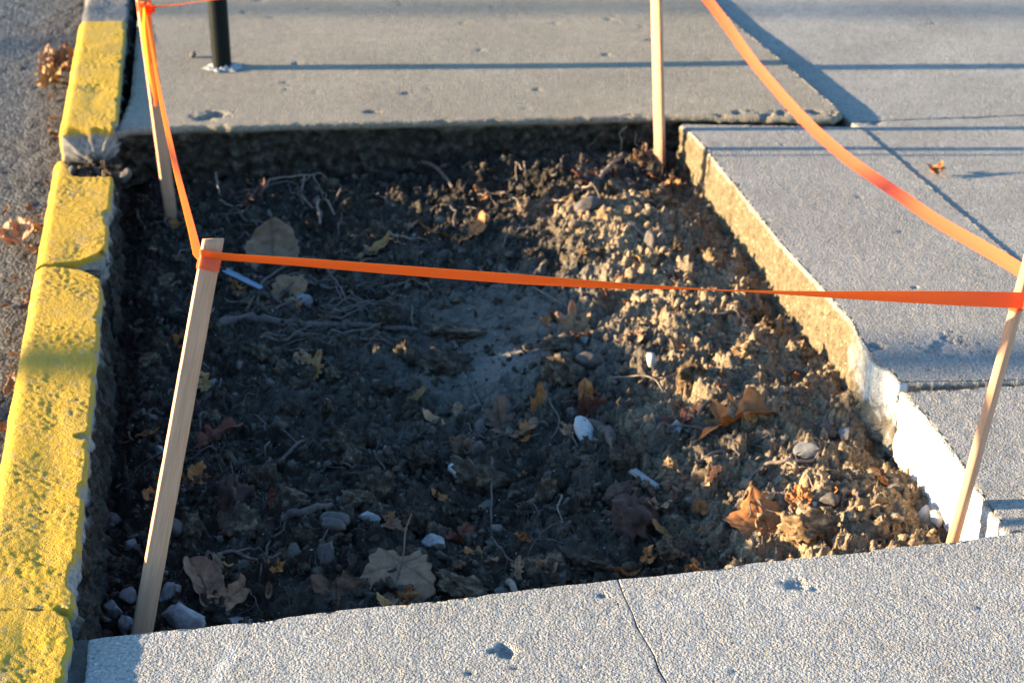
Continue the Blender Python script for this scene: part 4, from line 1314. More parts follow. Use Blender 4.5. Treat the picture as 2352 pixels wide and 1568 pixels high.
leaf(2150, 398, 48, 'maple', 'orange', 'orange leaf casting a shadow on the long pavement joint', yaw=.4, pitch=.2, curl=(.5, .3), wav=.2, on=0.0, stem=.4)
leaf(1340, 428, 50, 'oval', 'red', 'red brown leaf beside the twig in the far right', yaw=1.2, pitch=.5)
leaf(1480, 372, 52, 'maple', 'brown', 'brown leaf behind the twig by the far right stake', pitch=.9, wav=.2, lift=.02)
for (u, v, s, c, lb) in [(1500, 408, 34, 'orange', 'orange leaf against the foot of the far right stake'), (1530, 425, 40, 'orange', 'orange leaf right of the far right stake'),
                         (1555, 418, 40, 'tan', 'tan leaf in the far corner by the right wall'), (1460, 395, 34, 'red', 'dark red leaf left of the far right stake'),
                         (1548, 435, 34, 'yellow', 'light leaf lowest of the pile in the far corner'), (1470, 375, 30, 'orange', 'small orange leaf behind the far right stake'),
                         (1420, 410, 36, 'red', 'dark red leaf on the twig near the far right stake')]:
    leaf(u, v, s, random.choice(['oval', 'frag', 'sycamore']), c, lb, yaw=random.uniform(-2, 2), pitch=random.uniform(.3, 1.0), wav=.2, lift=.012, group='leaves piled in the far right corner')
leaf(585, 458, 64, 'oak', 'red', 'red brown curled leaf in the far left of the pit', yaw=-.9, pitch=.5, curl=(.9, .2), squash=.8, lift=.012)
leaf(305, 385, 40, 'oval', 'red', 'red brown leaf at the far end of the kerb gap', pitch=.6)
leaf(410, 512, 40, 'sycamore', 'orange', 'orange tan leaf at the foot of the far left stake', pitch=.5, lift=.01)
leaf(1480, 610, 50, 'oak', 'yellow', 'yellow sunlit leaf above the front tape on the right', yaw=1.2, pitch=.6, lift=.012)
leaf(1560, 780, 40, 'frag', 'orange', 'small orange leaf on the sunny slope below the tape', pitch=.7)
leaf(1255, 745 - 10, 34, 'frag', 'orange', 'small orange scrap left of the star shaped leaf')
for k in range(30):
    while True:
        u, v = random.uniform(900, 2000) if k % 3 else random.uniform(280, 1500), random.uniform(400, 1330)
        p = soil_at(u, v)
        if in_pit(p[0], p[1], 0.05): break
    lit = lit_zone(p[0], p[1])
    leaf(u, v, random.uniform(34, 58) * (.72 if p[1] > 3.4 else 1), random.choice(['oak', 'sycamore', 'oval', 'sycamore', 'frag']), random.choice(['brown', 'orange', 'tan', 'orange', 'red']),
         'dry curled leaf partly buried in the sunny soil' if lit else 'dry curled leaf partly buried in the shaded soil', 'half buried leaves on the sunny side' if lit else 'half buried leaves in the shade',
         yaw=random.uniform(-3, 3), pitch=random.uniform(.2, 1.0), roll=random.uniform(-.4, .4), curl=(random.uniform(-.2, 1.0), random.uniform(0, .6)), wav=.22, lift=random.uniform(-.004, .006))
# on the road
leaf(45, 557, 80, 'sycamore', 'tan', 'light tan leaf on the road beside the kerb', yaw=-.3, pitch=.3, wav=.25, curl=(.4, .2), on='road')
leaf(150, 165, 74, 'sycamore', 'brown', 'brown leaf at the top of the gutter litter', pitch=.4, wav=.3, on='road')
leaf(118, 190, 80, 'frag', 'yellow', 'yellow brown leaf in the gutter litter', pitch=.3, wav=.3, on='road')
leaf(110, 160, 60, 'oak', 'tan', 'pale leaf leaning on the gutter litter', pitch=.6, wav=.3, on='road', lift=.02)
leaf(25, 895, 50, 'oval', 'tan', 'tan leaf on the road by the longest kerb stone', pitch=.6, wav=.2, on='road')
leaf(5, 985, 50, 'frag', 'orange', 'orange leaf cut off by the left edge of the picture', pitch=.4, on='road')
for k in range(46):
    v = random.uniform(60, 1000)
    u = (190 - (v - 70) * 0.192) - abs(random.gauss(0, 26)) - 10
    leaf(u, v, random.uniform(10, 28), random.choice(['frag', 'oval', 'frag']), random.choice(['brown', 'grey', 'brown', 'tan']), 'small broken leaf scrap in the dirt along the gutter', 'leaf scraps in the gutter',
         yaw=random.uniform(-3, 3), pitch=random.uniform(0, .8), wav=.2, on='road', name='leaf_scrap', thing='leaf scrap')
k = 0
while k < 80:
    u, v = random.uniform(200, 2120), random.uniform(370, 1400)
    p = soil_at(u, v)
    if not in_pit(p[0], p[1], 0.03): continue
    k += 1
    lit = lit_zone(p[0], p[1])
    far = p[1] > 3.4
    leaf(u, v, random.choice([random.uniform(12, 22), random.uniform(16, 36)]) * (.75 if far else 1), random.choice(['frag', 'oval', 'frag', 'oak']), random.choice(['brown', 'red', 'orange', 'tan', 'brown', 'grey']),
         'small leaf scrap lying on the sunny side of the soil' if lit else ('small leaf scrap in the far shaded soil' if far else 'small leaf scrap in the near shaded soil'),
         'leaf scraps on the sunny side' if lit else ('leaf scraps in the far shade' if far else 'leaf scraps in the near shade'),
         yaw=random.uniform(-3, 3), pitch=random.uniform(0, .9), wav=.2, name='leaf_scrap', thing='leaf scrap')

# ------------------------------------------------------------------ roots, twigs
def wander(P, amp, seed, n):
    P = spline(P, n)
    s = np.linspace(0, 1, n)
    L = np.sum(np.linalg.norm(np.diff(P, axis=0), axis=1))
    f = L / 0.035
    off = np.stack([perlin(s * f, k * 7.7, 0, seed + k) for k in range(3)], 1) * amp
    return P + off

def root(pxs, w0, w1, label, branches=(), mat='root', lift=0.006, arch=0.0, group=None, seed=None, name='root', cat='root', amp=0.006, on=None, twigs=0):
    seed = seed if seed is not None else int(RNG.integers(0, 9999))
    P = [soil_at(u, v, lift) for u, v in pxs]
    P = np.array(P)
    t = np.linspace(0, 1, len(P)); P[:, 2] += arch * np.sin(t * PI)
    n = max(14, int(np.sum(np.linalg.norm(np.diff(P, axis=0), axis=1)) / 0.007))
    Q = wander(P, amp, seed, n)
    g_ = zs(Q[:, 0], Q[:, 1]) if on is None else on
    Q[:, 2] = np.maximum(Q[:, 2], g_ + 0.001)
    p = tuple(P[0]); r0, r1 = px2m(w0, p) / 2 * 1.25, px2m(w1, p) / 2 * 1.25
    R = np.linspace(r0, r1, n) * (1 + 0.18 * perlin(np.linspace(0, n * .35, n), 0, 0, seed + 9))
    V, F = tube_geo(Q, R, 7)
    rt_ = np.random.default_rng(seed)
    for _ in range(twigs):
        j = int(rt_.integers(2, n - 1)); a_ = rt_.uniform(0, 6.28); l_ = rt_.uniform(.02, .09)
        B = [Q[j]]
        for i_ in range(4):
            a_ += rt_.uniform(-.6, .6)
            B.append(B[-1] + np.array([math.cos(a_) * l_ / 4, math.sin(a_) * l_ / 4, 0]))
        B = wander(np.array(B), .004, seed + 60 + _, 10)
        B[1:, 2] = np.maximum(zs(B[1:, 0], B[1:, 1]) + 0.0015, B[1:, 2] - .01); B[0] = Q[j]
        Vb, Fb = tube_geo(B, np.linspace(R[j] * .55, .0004, 10), 5, off=len(V))
        V = np.vstack([V, Vb]); F = F + Fb
    for bpx, bw0, bw1 in branches:
        B = np.array([soil_at(u, v, lift) for u, v in bpx])
        nb_ = max(8, int(np.sum(np.linalg.norm(np.diff(B, axis=0), axis=1)) / 0.007))
        B = wander(B, amp, seed + 50, nb_)
        B[:, 2] = np.maximum(B[:, 2], zs(B[:, 0], B[:, 1]) + 0.0005)
        j = np.argmin(np.linalg.norm(Q - B[0], axis=1)); B[0] = Q[j]
        Vb, Fb = tube_geo(B, np.linspace(px2m(bw0, p) / 2, px2m(bw1, p) / 2, nb_), 6, off=len(V))
        V = np.vstack([V, Vb]); F = F + Fb
    o = make(name, V, F, M[mat])
    tag(o, label, cat, group)
    return o

root([(1040, 782), (1065, 820), (1080, 870), (1105, 925), (1130, 960), (1122, 985)], 8, 5, 'long thin root running down the middle of the pit')
root([(480, 748), (580, 732), (700, 742), (800, 752), (960, 755)], 22, 8, 'thick dark root lying across the left middle of the pit', branches=[([(700, 742), (760, 730), (850, 745)], 5, 3), ([(600, 728), (680, 690), (640, 650)], 4, 2)])
root([(590, 725), (600, 670), (660, 622), (720, 615), (770, 650), (800, 700)], 5, 4, 'looping thin root arching over the tan leaf', arch=.02, branches=[([(770, 650), (790, 690), (870, 720)], 4, 2)])
root([(690, 795), (790, 770), (860, 748), (900, 720)], 6, 3, 'thin root branching up below the thick dark root', branches=[([(790, 770), (880, 775), (930, 790)], 4, 2)])
root([(650, 1072), (690, 1030), (740, 1008), (800, 1005)], 7, 4, 'pale forked root right of the front left stake', branches=[([(740, 1008), (780, 985), (800, 960)], 4, 2), ([(690, 1030), (640, 985), (580, 975)], 5, 3)])
root([(650, 1200), (690, 1180), (730, 1165), (762, 1152)], 17, 12, 'short thick broken root with a pale snapped end', mat='root', branches=[([(762, 1152), (790, 1170), (830, 1185)], 5, 3)])
root([(470, 1283), (530, 1272), (600, 1285), (650, 1270)], 8, 6, 'thin root above the folded leaf', branches=[([(610, 1285), (620, 1240), (650, 1215), (660, 1190)], 7, 5), ([(560, 1275), (620, 1245)], 5, 3), ([(610, 1285), (600, 1310), (595, 1325)], 5, 3)])
root([(1128, 1065), (1133, 1110), (1128, 1180), (1130, 1215)], 5, 3, 'thin root hanging over the big brown clod', arch=.03)
root([(1145, 1250), (1165, 1275), (1215, 1300), (1260, 1315)], 5, 3, 'fine pale root on the near rim in the middle', branches=[([(1145, 1250), (1130, 1225), (1120, 1205)], 4, 2)])
root([(1300, 930), (1330, 960), (1375, 985), (1415, 1005)], 24, 18, 'thick grey root stub lying left of the white pebble', amp=.003, branches=[])
root([(1290, 980), (1310, 1000), (1330, 1020)], 5, 3, 'fine root under the thick grey stub')
root([(1595, 1068), (1650, 1045), (1720, 1025), (1765, 1005)], 9, 7, 'grey branching root right of the near middle', mat='root', branches=[([(1720, 1025), (1770, 1020), (1800, 1000)], 6, 4)])
root([(1715, 1115), (1740, 1085), (1800, 1070), (1850, 1060), (1900, 1035)], 9, 6, 'tan gnarled root in front of the large angular stone', mat='root_pale', branches=[([(1800, 1070), (1850, 1075), (1900, 1055)], 5, 3)])
root([(1360, 432), (1390, 405), (1415, 380), (1445, 365)], 9, 6, 'tan twig slanting up beside the far right stake', mat='root_pale', name='twig', cat='twig', amp=.004, arch=.02)
root([(905, 398), (950, 390), (1000, 402), (1040, 425)], 8, 6, 'reddish root arching at the far wall', arch=.03)
root([(555, 500), (600, 440), (630, 415), (720, 412)], 6, 3, 'thin pale root in the far left of the pit', mat='root_pale', branches=[([(700, 412), (695, 450), (740, 510)], 5, 3), ([(630, 415), (590, 375)], 4, 2), ([(720, 412), (745, 460)], 4, 2)])
root([(500, 380), (497, 420), (505, 445)], 5, 3, 'short upright rootlet in the far left', mat='root_pale', arch=.02)
root([(1440, 535), (1490, 555), (1550, 575)], 6, 4, 'pale twig in the sun on the far heap', mat='root_pale', name='twig', cat='twig', amp=.002)
root([(1160, 615), (1230, 655), (1310, 705)], 2.6, 2, 'straight thin straw lying across the middle just below the tape', mat='root_pale', name='straw', cat='straw', amp=.0, lift=.012)
root([(1395, 875), (1450, 870), (1500, 890), (1540, 905)], 3.5, 2.5, 'fine pale root at the edge of the sunlight', mat='root_pale', branches=[([(1510, 895), (1525, 870), (1558, 860)], 3, 2)])
root([(1700, 1215 - 170), (1650, 1000), (1600, 985), (1520, 975)], 7, 4, 'brown twig reaching left from the long curled leaf', name='twig', cat='twig')
root([(1660, 955), (1620, 945), (1580, 990)], 7, 5, 'short brown stem in front of the long curled leaf', name='twig', cat='twig', arch=.02)
root([(1168, 1335), (1182, 1355), (1190, 1362)], 14, 9, 'knobbly ochre rootlet poking up at the near rim', mat='root_pale', arch=.0, lift=.02)
root([(1780, 870), (1830, 850), (1880, 862)], 6, 4, 'thin twig on the sunny slope by the wall', name='twig', cat='twig')
root([(1640, 730), (1690, 715), (1740, 712)], 8, 5, 'short grey stick on the sunny slope', name='twig', cat='twig', amp=.002)
root([(1180, 1010), (1130, 1005), (1060, 1000), (1010, 1015)], 4, 3, 'thin root below the brown oak leaves', branches=[([(1130, 1005), (1200, 1015), (1240, 1030)], 4, 2)])
root([(1260, 930), (1285, 970), (1265, 1000)], 4, 3, 'thin root between the orange leaf and the grey stub')
for k in range(110):
    while True:
        u, v = (random.uniform(230, 2080), random.uniform(380, 1390)) if k % 2 else (random.uniform(240, 900), random.uniform(380, 1100))
        p = soil_at(u, v)
        if in_pit(p[0], p[1], 0.05): break
    a = random.uniform(0, 6.28); L = random.uniform(30, 130) * (.7 if p[1] > 3.5 else 1)
    P = [(u, v)]
    for j in range(3):
        a += random.uniform(-.8, .8)
        P.append((P[-1][0] + math.cos(a) * L / 3, P[-1][1] + math.sin(a) * L / 3 * .6))
    if not all(in_pit(*soil_at(*q_)[:2], 0.0) for q_ in P): continue
    far = p[1] > 3.4
    root(P, random.uniform(2.2, 5.5), random.uniform(0.8, 1.6), 'thin curving rootlet lying in the far half of the pit' if far else 'thin curving rootlet lying in the near half of the pit', mat=random.choice(['root', 'root', 'root', 'root_pale']),
         group='rootlets in the far half' if far else 'rootlets in the near half', name='rootlet', cat='rootlet', arch=random.uniform(0, .015), amp=.014, twigs=random.choice([1, 2, 3, 5]))
for k in range(22):
    u = random.uniform(330, 1490)
    xx, yy = at(u, 283, -0.02)
    z0 = random.uniform(-0.06, -0.03); L_ = random.uniform(.04, .12)
    P = [np.array([xx, yy - .0, z0])]
    for j in range(4):
        P.append(P[-1] + np.array([random.uniform(-.02, .02), -random.uniform(.0, .014), -L_ / 4]))
    Q = wander(np.array(P), .008, 900 + k, 16)
    V, F = tube_geo(Q, np.linspace(random.uniform(.0012, .0028), .0006, 16), 5)
    tag(make('rootlet', V, F, M['root_pale' if k % 3 == 0 else 'root']), 'thin root hanging down the dark far wall of the pit', 'rootlet', 'roots hanging from the far wall')
for k in range(30):
    u = random.uniform(500, 900); v = random.uniform(640, 800)
    P = [(u, v)]
    a = random.uniform(-.5, .5); L = random.uniform(80, 230)
    for j in range(4):
        a += random.uniform(-.35, .35)
        P.append((P[-1][0] + math.cos(a) * L / 4, P[-1][1] + math.sin(a) * L / 4 * .6))
    root(P, random.uniform(3, 7), random.uniform(1.2, 2.4), 'dark root in the tangle of roots left of the middle of the pit', group='tangled roots left of the middle', name='root', cat='root', arch=random.uniform(0, .015), amp=.010, twigs=random.choice([1, 2, 4]), lift=.008)
for k in range(26):
    u = random.uniform(300, 1400); v = random.uniform(370, 520)
    P = [(u, v)]
    a = random.uniform(0, 6.28); L = random.uniform(60, 170)
    for j in range(4):
        a += random.uniform(-.5, .5)
        P.append((P[-1][0] + math.cos(a) * L / 4, P[-1][1] + math.sin(a) * L / 4 * .45))
    if not all(in_pit(*soil_at(*q_)[:2], 0.0) for q_ in P): continue
    root(P, random.uniform(3, 6), random.uniform(1.2, 2.2), 'thin tangled root near the far wall of the pit', group='tangled roots near the far wall', name='root', cat='root', mat=random.choice(['root', 'root', 'root_pale']), arch=random.uniform(0, .03), amp=.012, twigs=random.choice([1, 2, 4]), lift=.008)
# hair-fine fibres, one mass
def fibres(n):
    r = np.random.default_rng(5)
    Vs, Fs, off = [], [], 0
    c = 0
    while c < n:
        x, y = r.uniform(-1.1, .95), r.uniform(2.4, 4.85)
        if not in_pit(x, y, .02): continue
        c += 1
        a = r.uniform(0, 6.28); L = r.uniform(.02, .09)
        P = [(x, y, float(zs(x, y)) + .003)]
        for j in range(7):
            a += r.uniform(-.7, .7)
            nx_, ny_ = P[-1][0] + math.cos(a) * L / 7, P[-1][1] + math.sin(a) * L / 7
            P.append((nx_, ny_, float(zs(nx_, ny_)) + .002 + .012 * math.sin(j / 6 * PI) * r.random()))
        V, F = tube_geo(np.array(P), np.linspace(.0014, .0007, 8), 3, off)
        Vs.append(V); Fs += F; off += len(V)
    o = make('root_fibres', np.vstack(Vs), Fs, M['root'])
    tag(o, 'hair fine root fibres tangled through the loose soil', 'root fibres', kind='stuff')
fibres(1300)

# weathered splinter, blue strip
def plank(name, u0, v0, u1, v1, wpx, mat, label, cat, th=0.004, lift=0.012, curl=0.0):
    a = Vector(soil_at(u0, v0, lift)); b = Vector(soil_at(u1, v1, lift))
    d = b - a; L = d.length; W = px2m(wpx, tuple(a))
    n, m = 16, 6
    V = []
    for s in (1, -1):
        for i in range(n):
            for j in range(m):
                t = i / (n - 1); y = (j / (m - 1) - .5) * W * (1 - .25 * t) * (1 + .06 * math.sin(i * 1.7))
                V.append((t * L + .004 * math.sin(j * 2.3) * (i in (0, n - 1)), y, s * th / 2 + curl * (y / W) ** 2 * W))
    F = [tuple(f) for f in grid_faces(n, m)[:, ::-1]] + [tuple(f) for f in grid_faces(n, m, n * m)]
    ringi = [i * m for i in range(n)] + [(n - 1) * m + j for j in range(1, m)] + [i * m + m - 1 for i in range(n - 2, -1, -1)] + [j for j in range(m - 2, 0, -1)]
    for k in range(len(ringi)):
        p, q_ = ringi[k], ringi[(k + 1) % len(ringi)]
        F.append((p, q_, q_ + n * m, p + n * m))
    o = make(name, V, F, mat)
    o.location = a
    o.rotation_euler = d.to_track_quat('X', 'Z').to_euler()
    tag(o, label, cat)
plank('wood_splinter', 1452, 1092, 1510, 1118, 20, M['woodchip'], 'silvery weathered wood splinter above the rusty stump', 'wood splinter', .005)
plank('plastic_strip', 515, 624, 600, 668, 20, M['plastic'], 'pale blue plastic strip lying right of the front left stake', 'plastic strip', .0015, curl=.8, lift=.036)

# ------------------------------------------------------------------ stakes
def stake(base, top, phi, label, wd=0.034, th=0.014, bury=0.10, seed=0):
    base, top = Vector(base), Vector(top)
    d = (top - base).normalized()
    start = base - d * bury
    L = (top - start).length
    n = 60
    prof = []
    c = 0.0011
    hw, ht = wd / 2, th / 2
    per = [(-hw + c, -ht), (0, -ht), (hw - c, -ht), (hw, -ht + c), (hw, 0), (hw, ht - c), (hw - c, ht), (0, ht), (-hw + c, ht), (-hw, ht - c), (-hw, 0), (-hw, -ht + c)]
    V = []
    r = random.Random(seed)
    for i in range(n):
        t = i / (n - 1)
        tip = min(1.0, (t * L) / 0.10)
        for j, (x, y) in enumerate(per):
            jx = 0.0007 * float(perlin(t * 35, j * 3.1, 0, seed)) ; jy = 0.0005 * float(perlin(t * 30, j * 2.7, 5, seed))
            zt = t * L + (0.004 * (x / hw) if i == n - 1 else 0)
            V.append((x * (0.12 + .88 * tip) + jx, y + jy, zt))
    F = [tuple(f) for f in grid_faces(n, 12, 0, wrap=True)]
    # top face: rough sawn
    F.append(tuple((n - 1) * 12 + k for k in range(12)))
    F.append(tuple(reversed(range(12))))
    o = make('stake', V, F, M['wood'], smooth=False)
    side = Vector((math.cos(phi), math.sin(phi), 0))
    side = (side - d * side.dot(d)).normalized()
    nb_ = d.cross(side)
    R = Matrix((side, nb_, d)).transposed()
    o.matrix_world = Matrix.Translation(start) @ R.to_4x4()
    tag(o, label, 'stake', 'wooden stakes around the pit')
    return o, side, nb_, d
def P3(u, v, Y):
    d = ray(u, v); t = Y / d[1]
    return Vector((d[0] * t, Y, H + d[2] * t))

s1b = Vector((*at(357, 1282, 0.0), 0.0)); s1t = P3(490, 548, 2.754)
d1 = (s1t - s1b).normalized()
s1base = s1b - d1 * 0.22
S1 = stake(s1base, s1t, math.radians(27), 'near left wooden stake leaning right, its sawn top in view above the soil')
s2b = Vector((*at(2212, 1155, 0.0), 0.0)); s2m = P3(2320, 760, 2.76)
d2 = (s2m - s2b).normalized()
S2 = stake(s2b - d2 * 0.13, s2b + d2 * 0.62, math.radians(54), 'near right wooden stake in front of the white slab face')
s3b = Vector(soil_at(396, 520)); s3m = P3(328, 5, 4.63)
d3 = (s3m - s3b).normalized()
S3 = stake(s3b, s3m + d3 * 0.10, math.radians(35), 'far left wooden stake beside the kerb gap, with a tape tail')
s4b = Vector(soil_at(1516, 385)); s4m = P3(1508, 2, 4.85)
d4 = (s4m - s4b).normalized()
S4 = stake(s4b, s4m + d4 * 0.16, math.radians(-48), 'far right wooden stake in the corner with sunlit left face')

# ------------------------------------------------------------------ tape
def tape(px_path, pa, pb, ang, label, width=0.030, n=180, wob=0.0, seed=0):
    """ribbon along a path lying in the upright plane through pa and pb; ang = list of (t, angle of its broad side to the upright)"""
    pts = [on_plane(u, v, pa, pb) for u, v in px_path]
    P = spline([tuple(p) for p in pts], n)
    return ribbon(P, ang, label, width, wob, seed)

def ribbon(P, ang, label, width, wob=0.0, seed=0, name='barrier_tape', parent=None):
    n = len(P)
    T = np.gradient(P, axis=0); T /= np.linalg.norm(T, axis=1)[:, None]
    s = np.concatenate([[0], np.cumsum(np.linalg.norm(np.diff(P, axis=0), axis=1))]); s /= s[-1]
    th = np.interp(s, [a for a, _ in ang], [b for _, b in ang])
    up = np.array([0, 0, 1.0])
    U = up - T * (T @ up)[:, None]; U /= np.linalg.norm(U, axis=1)[:, None]
    Wv = np.cross(T, U)
    D = np.cos(th)[:, None] * U + np.sin(th)[:, None] * Wv
    Nn = np.cross(T, D)
    m = 7
    V = []
    for j in range(m):
        f = j / (m - 1) - .5
        bow = 0.0012 * (1 - 4 * f * f)
        V.append(P + D * (f * width) + Nn * (bow + wob * (perlin(s * 14, f * 2, 0, seed) * 0.01))[:, None] if wob else P + D * (f * width) + Nn * bow)
    V = np.stack(V, 1)
    V = V.reshape(-1, 3)
    F = grid_faces(n, m)
    # thickness 0.3 mm
    Nf = np.repeat(Nn, m, axis=0)
    V2 = V - Nf * 0.0003
    V = np.vstack([V, V2]); F = np.vstack([F, F[:, ::-1] + n * m])
    o = make(name, V, F, M['tape'], parent=parent)
    if parent is None: tag(o, label, 'tape', 'orange tape strung between the stakes')
    return o

def wrap(S, center, parent, h=0.030, turns=1, tilt=0.0, wd=0.034, th=0.014, name='tape_wrap'):
    _, side, nb_, d = S
    hw, ht = wd / 2 + 0.0012, th / 2 + 0.0012
    per = [(-hw, -ht), (hw, -ht), (hw, ht), (-hw, ht)]
    V = []
    ring = []
    for k in range(4):
        a, b = per[k], per[(k + 1) % 4]
        for j in range(6):
            t = j / 6
            ring.append((a[0] * (1 - t) + b[0] * t, a[1] * (1 - t) + b[1] * t))
    rows = 7
    for i in range(rows):
        f = i / (rows - 1) - .5
        for (x, y) in ring:
            e = 1 + 0.03 * math.sin(f * 20 + x * 200)
            p = center + side * (x * e) + nb_ * (y * (1 + .10 * math.sin(f * 14 + x * 120))) + d * (f * h + tilt * x)
            V.append(tuple(p))
    F = grid_faces(rows, len(ring), 0, wrap=True)
    o = make(name, V, F, M['tape'], smooth=False)
    if parent is not None:
        o.parent = parent
    return o

# front tape: near left stake -> near right stake
ca = s1b + d1 * ((s1t - s1b).length - 0.034)
cb_ = P3(2345, 690, 2.76)
T1 = tape([(462, 583), (520, 590), (700, 603), (900, 619), (1150, 638), (1400, 655), (1560, 662), (1700, 668), (1900, 676), (2100, 682), (2352, 690)], ca - Vector((0, 0.016, 0)), cb_ - Vector((0, .02, 0)),
          [(0, .72), (.05, .75), (.2, .62), (.38, .56), (.5, .8), (.6, 1.10), (.64, 1.12), (.70, .98), (.76, .80), (.85, .45), (.94, .1), (1, .0)], 'orange tape stretched across the front of the pit between the two near stakes', seed=1)
wrap(S1, ca - d1 * 0.004, T1, h=0.034)
# left tape: far left stake -> near left stake
cc = P3(333, 22, 4.60)
lp = [(333, 20), (352, 130), (370, 230), (388, 315), (405, 390), (427, 475), (445, 545), (457, 598)]
fr = [(v - 20) / 578 for _, v in lp]
Ya, Yb = 4.60, ca.y
P2 = [tuple(P3(u, v, 1 / ((1 - f) / Ya + f / Yb))) for (u, v), f in zip(lp, fr)]
T2 = ribbon(spline(P2, 160), [(0, .12), (.3, .25), (.6, .45), (1, .65)], 'tape running down the left side from the far left stake to the near left one', 0.030)
wrap(S3, P3(331, 14, 4.625), T2, h=0.028)
# tail hanging at the far left stake
tp = [P3(u, v, 4.585) for u, v in [(334, 18), (336, 60), (343, 110), (350, 160), (356, 205), (358, 245)]]
ribbon(spline([tuple(p) for p in tp], 60), [(0, 0.0), (.3, .4), (.6, -.3), (1, .5)], None, 0.026, wob=.6, seed=3, name='tape_tail', parent=T2)
# fix: a hanging tail needs its breadth sideways, so it is rebuilt with a sideways breadth
bpy.data.objects.remove([o for o in bpy.data.objects if o.name.startswith('tape_tail')][0])
def tail(pts, widths, parent, seed=0):
    P = spline([tuple(p) for p in pts], 50); n = len(P); m = 7
    wd_ = np.interp(np.linspace(0, 1, n), np.linspace(0, 1, len(widths)), widths)
    V = []
    for j in range(m):
        f = j / (m - 1) - .5
        V.append(P + np.stack([f * wd_, 0.006 * np.cos(f * 9 + np.linspace(0, 4, n)) , 0 * wd_], 1))
    V = np.stack(V, 1).reshape(-1, 3)
    o = make('tape_tail', V, grid_faces(n, m), M['tape'], parent=parent)
    return o
tail(tp, [.030, .028, .032, .028, .020, .010], T2)
# back tape leaving the far left stake towards the far right stake
T4 = tape([(335, 18), (400, 12), (490, 0), (700, -28), (1000, -62), (1300, -85), (1505, -95)], cc + Vector((0, -.02, 0)), s4m + d4 * .12, [(0, 1.15), (.1, 1.28), (1, 1.2)], 'tape leaving the top of the far left stake to the right, past the black post', seed=4)
# right tape: near right stake -> far right stake, sagging
cd_ = s4m + d4 * 0.12
ce = P3(2352, 628, 2.77)
T3 = tape([(2362, 640), (2341, 619), (2260, 570), (2153, 508), (2072, 452), (1938, 358), (1837, 265), (1736, 150), (1669, 58), (1618, -8), (1560, -60), (1506, -92)], ce, cd_,
          [(0, .45), (.12, .75), (.25, 1.0), (.38, .85), (.5, .62), (.65, .62), (.76, .9), (.86, 1.3), (1, .8)], 'tape sagging along the right side from the near right stake to the far right one', seed=5, width=0.0245)
wrap(S4, s4m + d4 * .12, T3)
wrap(S2, s2b + (s2m - s2b) * 1.17, T3, h=.034)

def knot(c, r, parent, seed):
    V, F = ICO[4]
    P = V * (1 + 0.55 * fbm(V[:, 0] * 1.8 + seed, V[:, 1] * 1.8, V[:, 2] * 1.8, seed, 4, .6))[:, None] * (r * 1.1, r * .8, r * 1.25)
    P = P * (1 + 0.35 * np.abs(np.sin(V[:, 2] * 6 + V[:, 0] * 3)))[:, None]
    make('tape_knot', P + np.array(tuple(c)), F, M['tape'], parent=parent)
knot(P3(346, 20, 4.585), 0.0085, T2, 5)
knot(cb_ + Vector((0.012, -.012, -.004)), 0.009, T1, 8)

# ------------------------------------------------------------------ black post
pb0 = Vector((*at(510, 152, 0.012), 0.010))
def post():
    n, sd = 30, 40
    e = empty('post', pb0)
    zz = np.linspace(-0.06, 2.3, n); a = np.linspace(0, 2 * PI, sd, endpoint=False)
    lean = -0.0
    V = [(0.031 * math.cos(t) + lean * z, 0.031 * math.sin(t), z) for z in zz for t in a]
    F = [tuple(f) for f in grid_faces(n, sd, 0, wrap=True)] + [tuple((n - 1) * sd + k for k in range(sd))]
    make('shaft', V, F, M['black'], parent=e)
    # broken ring of pale grout
    nr_, na = 8, 60
    V = []
    for i in range(nr_):
        f = i / (nr_ - 1)
        for k in range(na):
            t = 2 * PI * k / na
            R0 = 0.052 + 0.030 * float(perlin(math.cos(t) * 3, math.sin(t) * 2, 0, 77)) + 0.012 * max(0, math.cos(t))
            r_ = 0.0305 + (R0 - 0.03) * f
            V.append((r_ * math.cos(t), r_ * math.sin(t), 0.006 * (1 - f ** 2) + 0.012 * float(perlin(r_ * 90 * math.cos(t), r_ * 90 * math.sin(t), 0, 78)) * (1 - f) - .002 * f))
    make('grout_ring', V, grid_faces(nr_, na, 0, wrap=True), M['grout'], parent=e)
    tag(e, 'black round metal post set in pale grout behind the pit', 'post')
post()
# small dark pebble beyond the post
me = STN[2]
px_, py_ = at(445, 128, .012)
put_rock('stone', me, (px_, py_, .010), (.016, .013, .012), (0, 0, .3), 'small dark stone on the pavement left of the black post', 'stone')

# rubble in the gap between the kerb stones
for k in range(26):
    v = random.uniform(345, 405); u = random.uniform(120, 290)
    x, y = at(u, v, -0.04)
    s = random.uniform(.010, .028)
    o = put_rock('rubble_lump', (STN[:2] + CLODS)[random.randrange(12)], (x, y, -0.095 + random.uniform(0, .03)), s, None, 'dark broken rubble lump in the gap between the yellow kerb stones', 'rubble', 'rubble in the kerb gap', sink=.3)
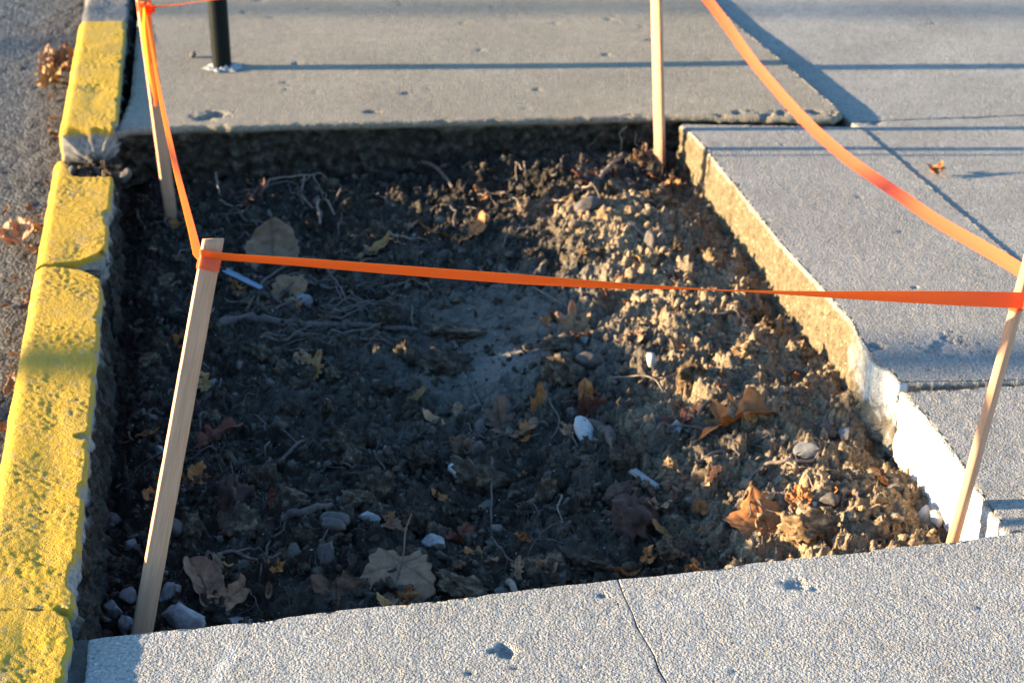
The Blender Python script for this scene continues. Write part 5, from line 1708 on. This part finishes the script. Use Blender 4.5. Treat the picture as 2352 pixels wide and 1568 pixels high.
# dark bed under the rubble
def gap_bed():
    n = 40
    ya, yb = ky(415), ky(285)
    V, F = [], grid_faces(n, n)
    for i in range(n):
        for j in range(n):
            y = ya + (yb - ya) * i / (n - 1); x = kerb_at(y)[0] - .17 + .175 * j / (n - 1)
            V.append((x, y, -0.085 + 0.012 * float(perlin(x * 25, y * 25, 0, 91)) + .006 * float(perlin(x * 80, y * 80, 0, 92))))
    o = make('dirt_fill', V, F, M['soil'], attrs={'pale': np.zeros(n * n), 'dark_mix': np.full(n * n, .5), 'dry': np.zeros(n * n)})
    tag(o, kind='structure')
gap_bed()
def crack_light_stop():  # sheet added under the crack to stop sunlight leaking into the pit
    n = 30; yc = ky(608)
    V = []
    for i in range(n):
        for j in range(n):
            y = yc - .06 + .12 * i / (n - 1); x = kerb_at(y)[0] - .16 + .145 * j / (n - 1)
            V.append((x, y, -0.012 - .03 * max(0, j / (n - 1) - .6) + 0.006 * float(perlin(x * 40, y * 40, 0, 95))))
    o = make('dirt_fill', V, grid_faces(n, n), M['crumb'], attrs={'island': np.zeros(n * n), 'dry': np.zeros(n * n)})
    tag(o, kind='structure')
crack_light_stop()
def joint_bed():
    n, m = 140, 24
    V = []
    for i in range(n):
        y = 1.4 + (2.305 - 1.4) * i / (n - 1)
        xa = kerb_at(y)[0] - .008; xb = nl[0][0] + 0.02 * (nl[0][1] - y) / 1.5 + 0.012 if False else kerb_at(y, 0.012)[0] + max(0, (y - 1.9)) * .09 + .03
        for j in range(m):
            x = xa + (xb - xa) * j / (m - 1)
            V.append((x, y, -0.012 + 0.009 * float(perlin(x * 40, y * 40, 0, 93)) + .004 * float(perlin(x * 140, y * 140, 0, 94))))
    o = make('dirt_fill', V, grid_faces(n, m), M['crumb'], attrs={'island': np.full(n * m, .45), 'dry': np.zeros(n * m)})
    tag(o, kind='structure')
joint_bed()

# ------------------------------------------------------------------ bare street trees across the road: they throw the soft bands of shade
def tree(x, y, r0, hgt, label, seed):
    r = random.Random(seed)
    e = empty('tree', (x, y, -.13))
    P = [(0, 0, -.2)] + [(r.uniform(-.05, .05), r.uniform(-.05, .05), hgt * k / 5) for k in range(1, 6)]
    P = spline(P, 24)
    V, F = tube_geo(P, np.linspace(r0, r0 * .35, 24), 12)
    make('trunk', V, F, M['bark'], parent=e)
    Vs, Fs = np.zeros((0, 3)), []
    for k in range(26):
        z = r.uniform(hgt * .62, hgt); a = r.uniform(0, 6.28); L = r.uniform(.8, 2.4)
        p0 = np.array([0, 0, z])
        pts = [p0, p0 + np.array([math.cos(a) * L * .4, math.sin(a) * L * .4, L * .35]), p0 + np.array([math.cos(a) * L, math.sin(a) * L, L * .8])]
        Vb, Fb = tube_geo(spline(pts, 10), np.linspace(.035, .006, 10), 5, len(Vs))
        Vs = np.vstack([Vs, Vb]); Fs += Fb
    make('crown', Vs, Fs, M['bark'], parent=e)
    tag(e, label, 'tree')
# a point x away towards the sun from the pavement lies at about the same y
tree(-19.0, 3.34 - 0.40, 0.12, 7.0, 'bare slender tree across the road, shading a band over the right slab', 1)
tree(-30.0, 6.22 - 0.61, 0.10, 7.0, 'bare thicker tree across the road, shading the far pavement', 2)
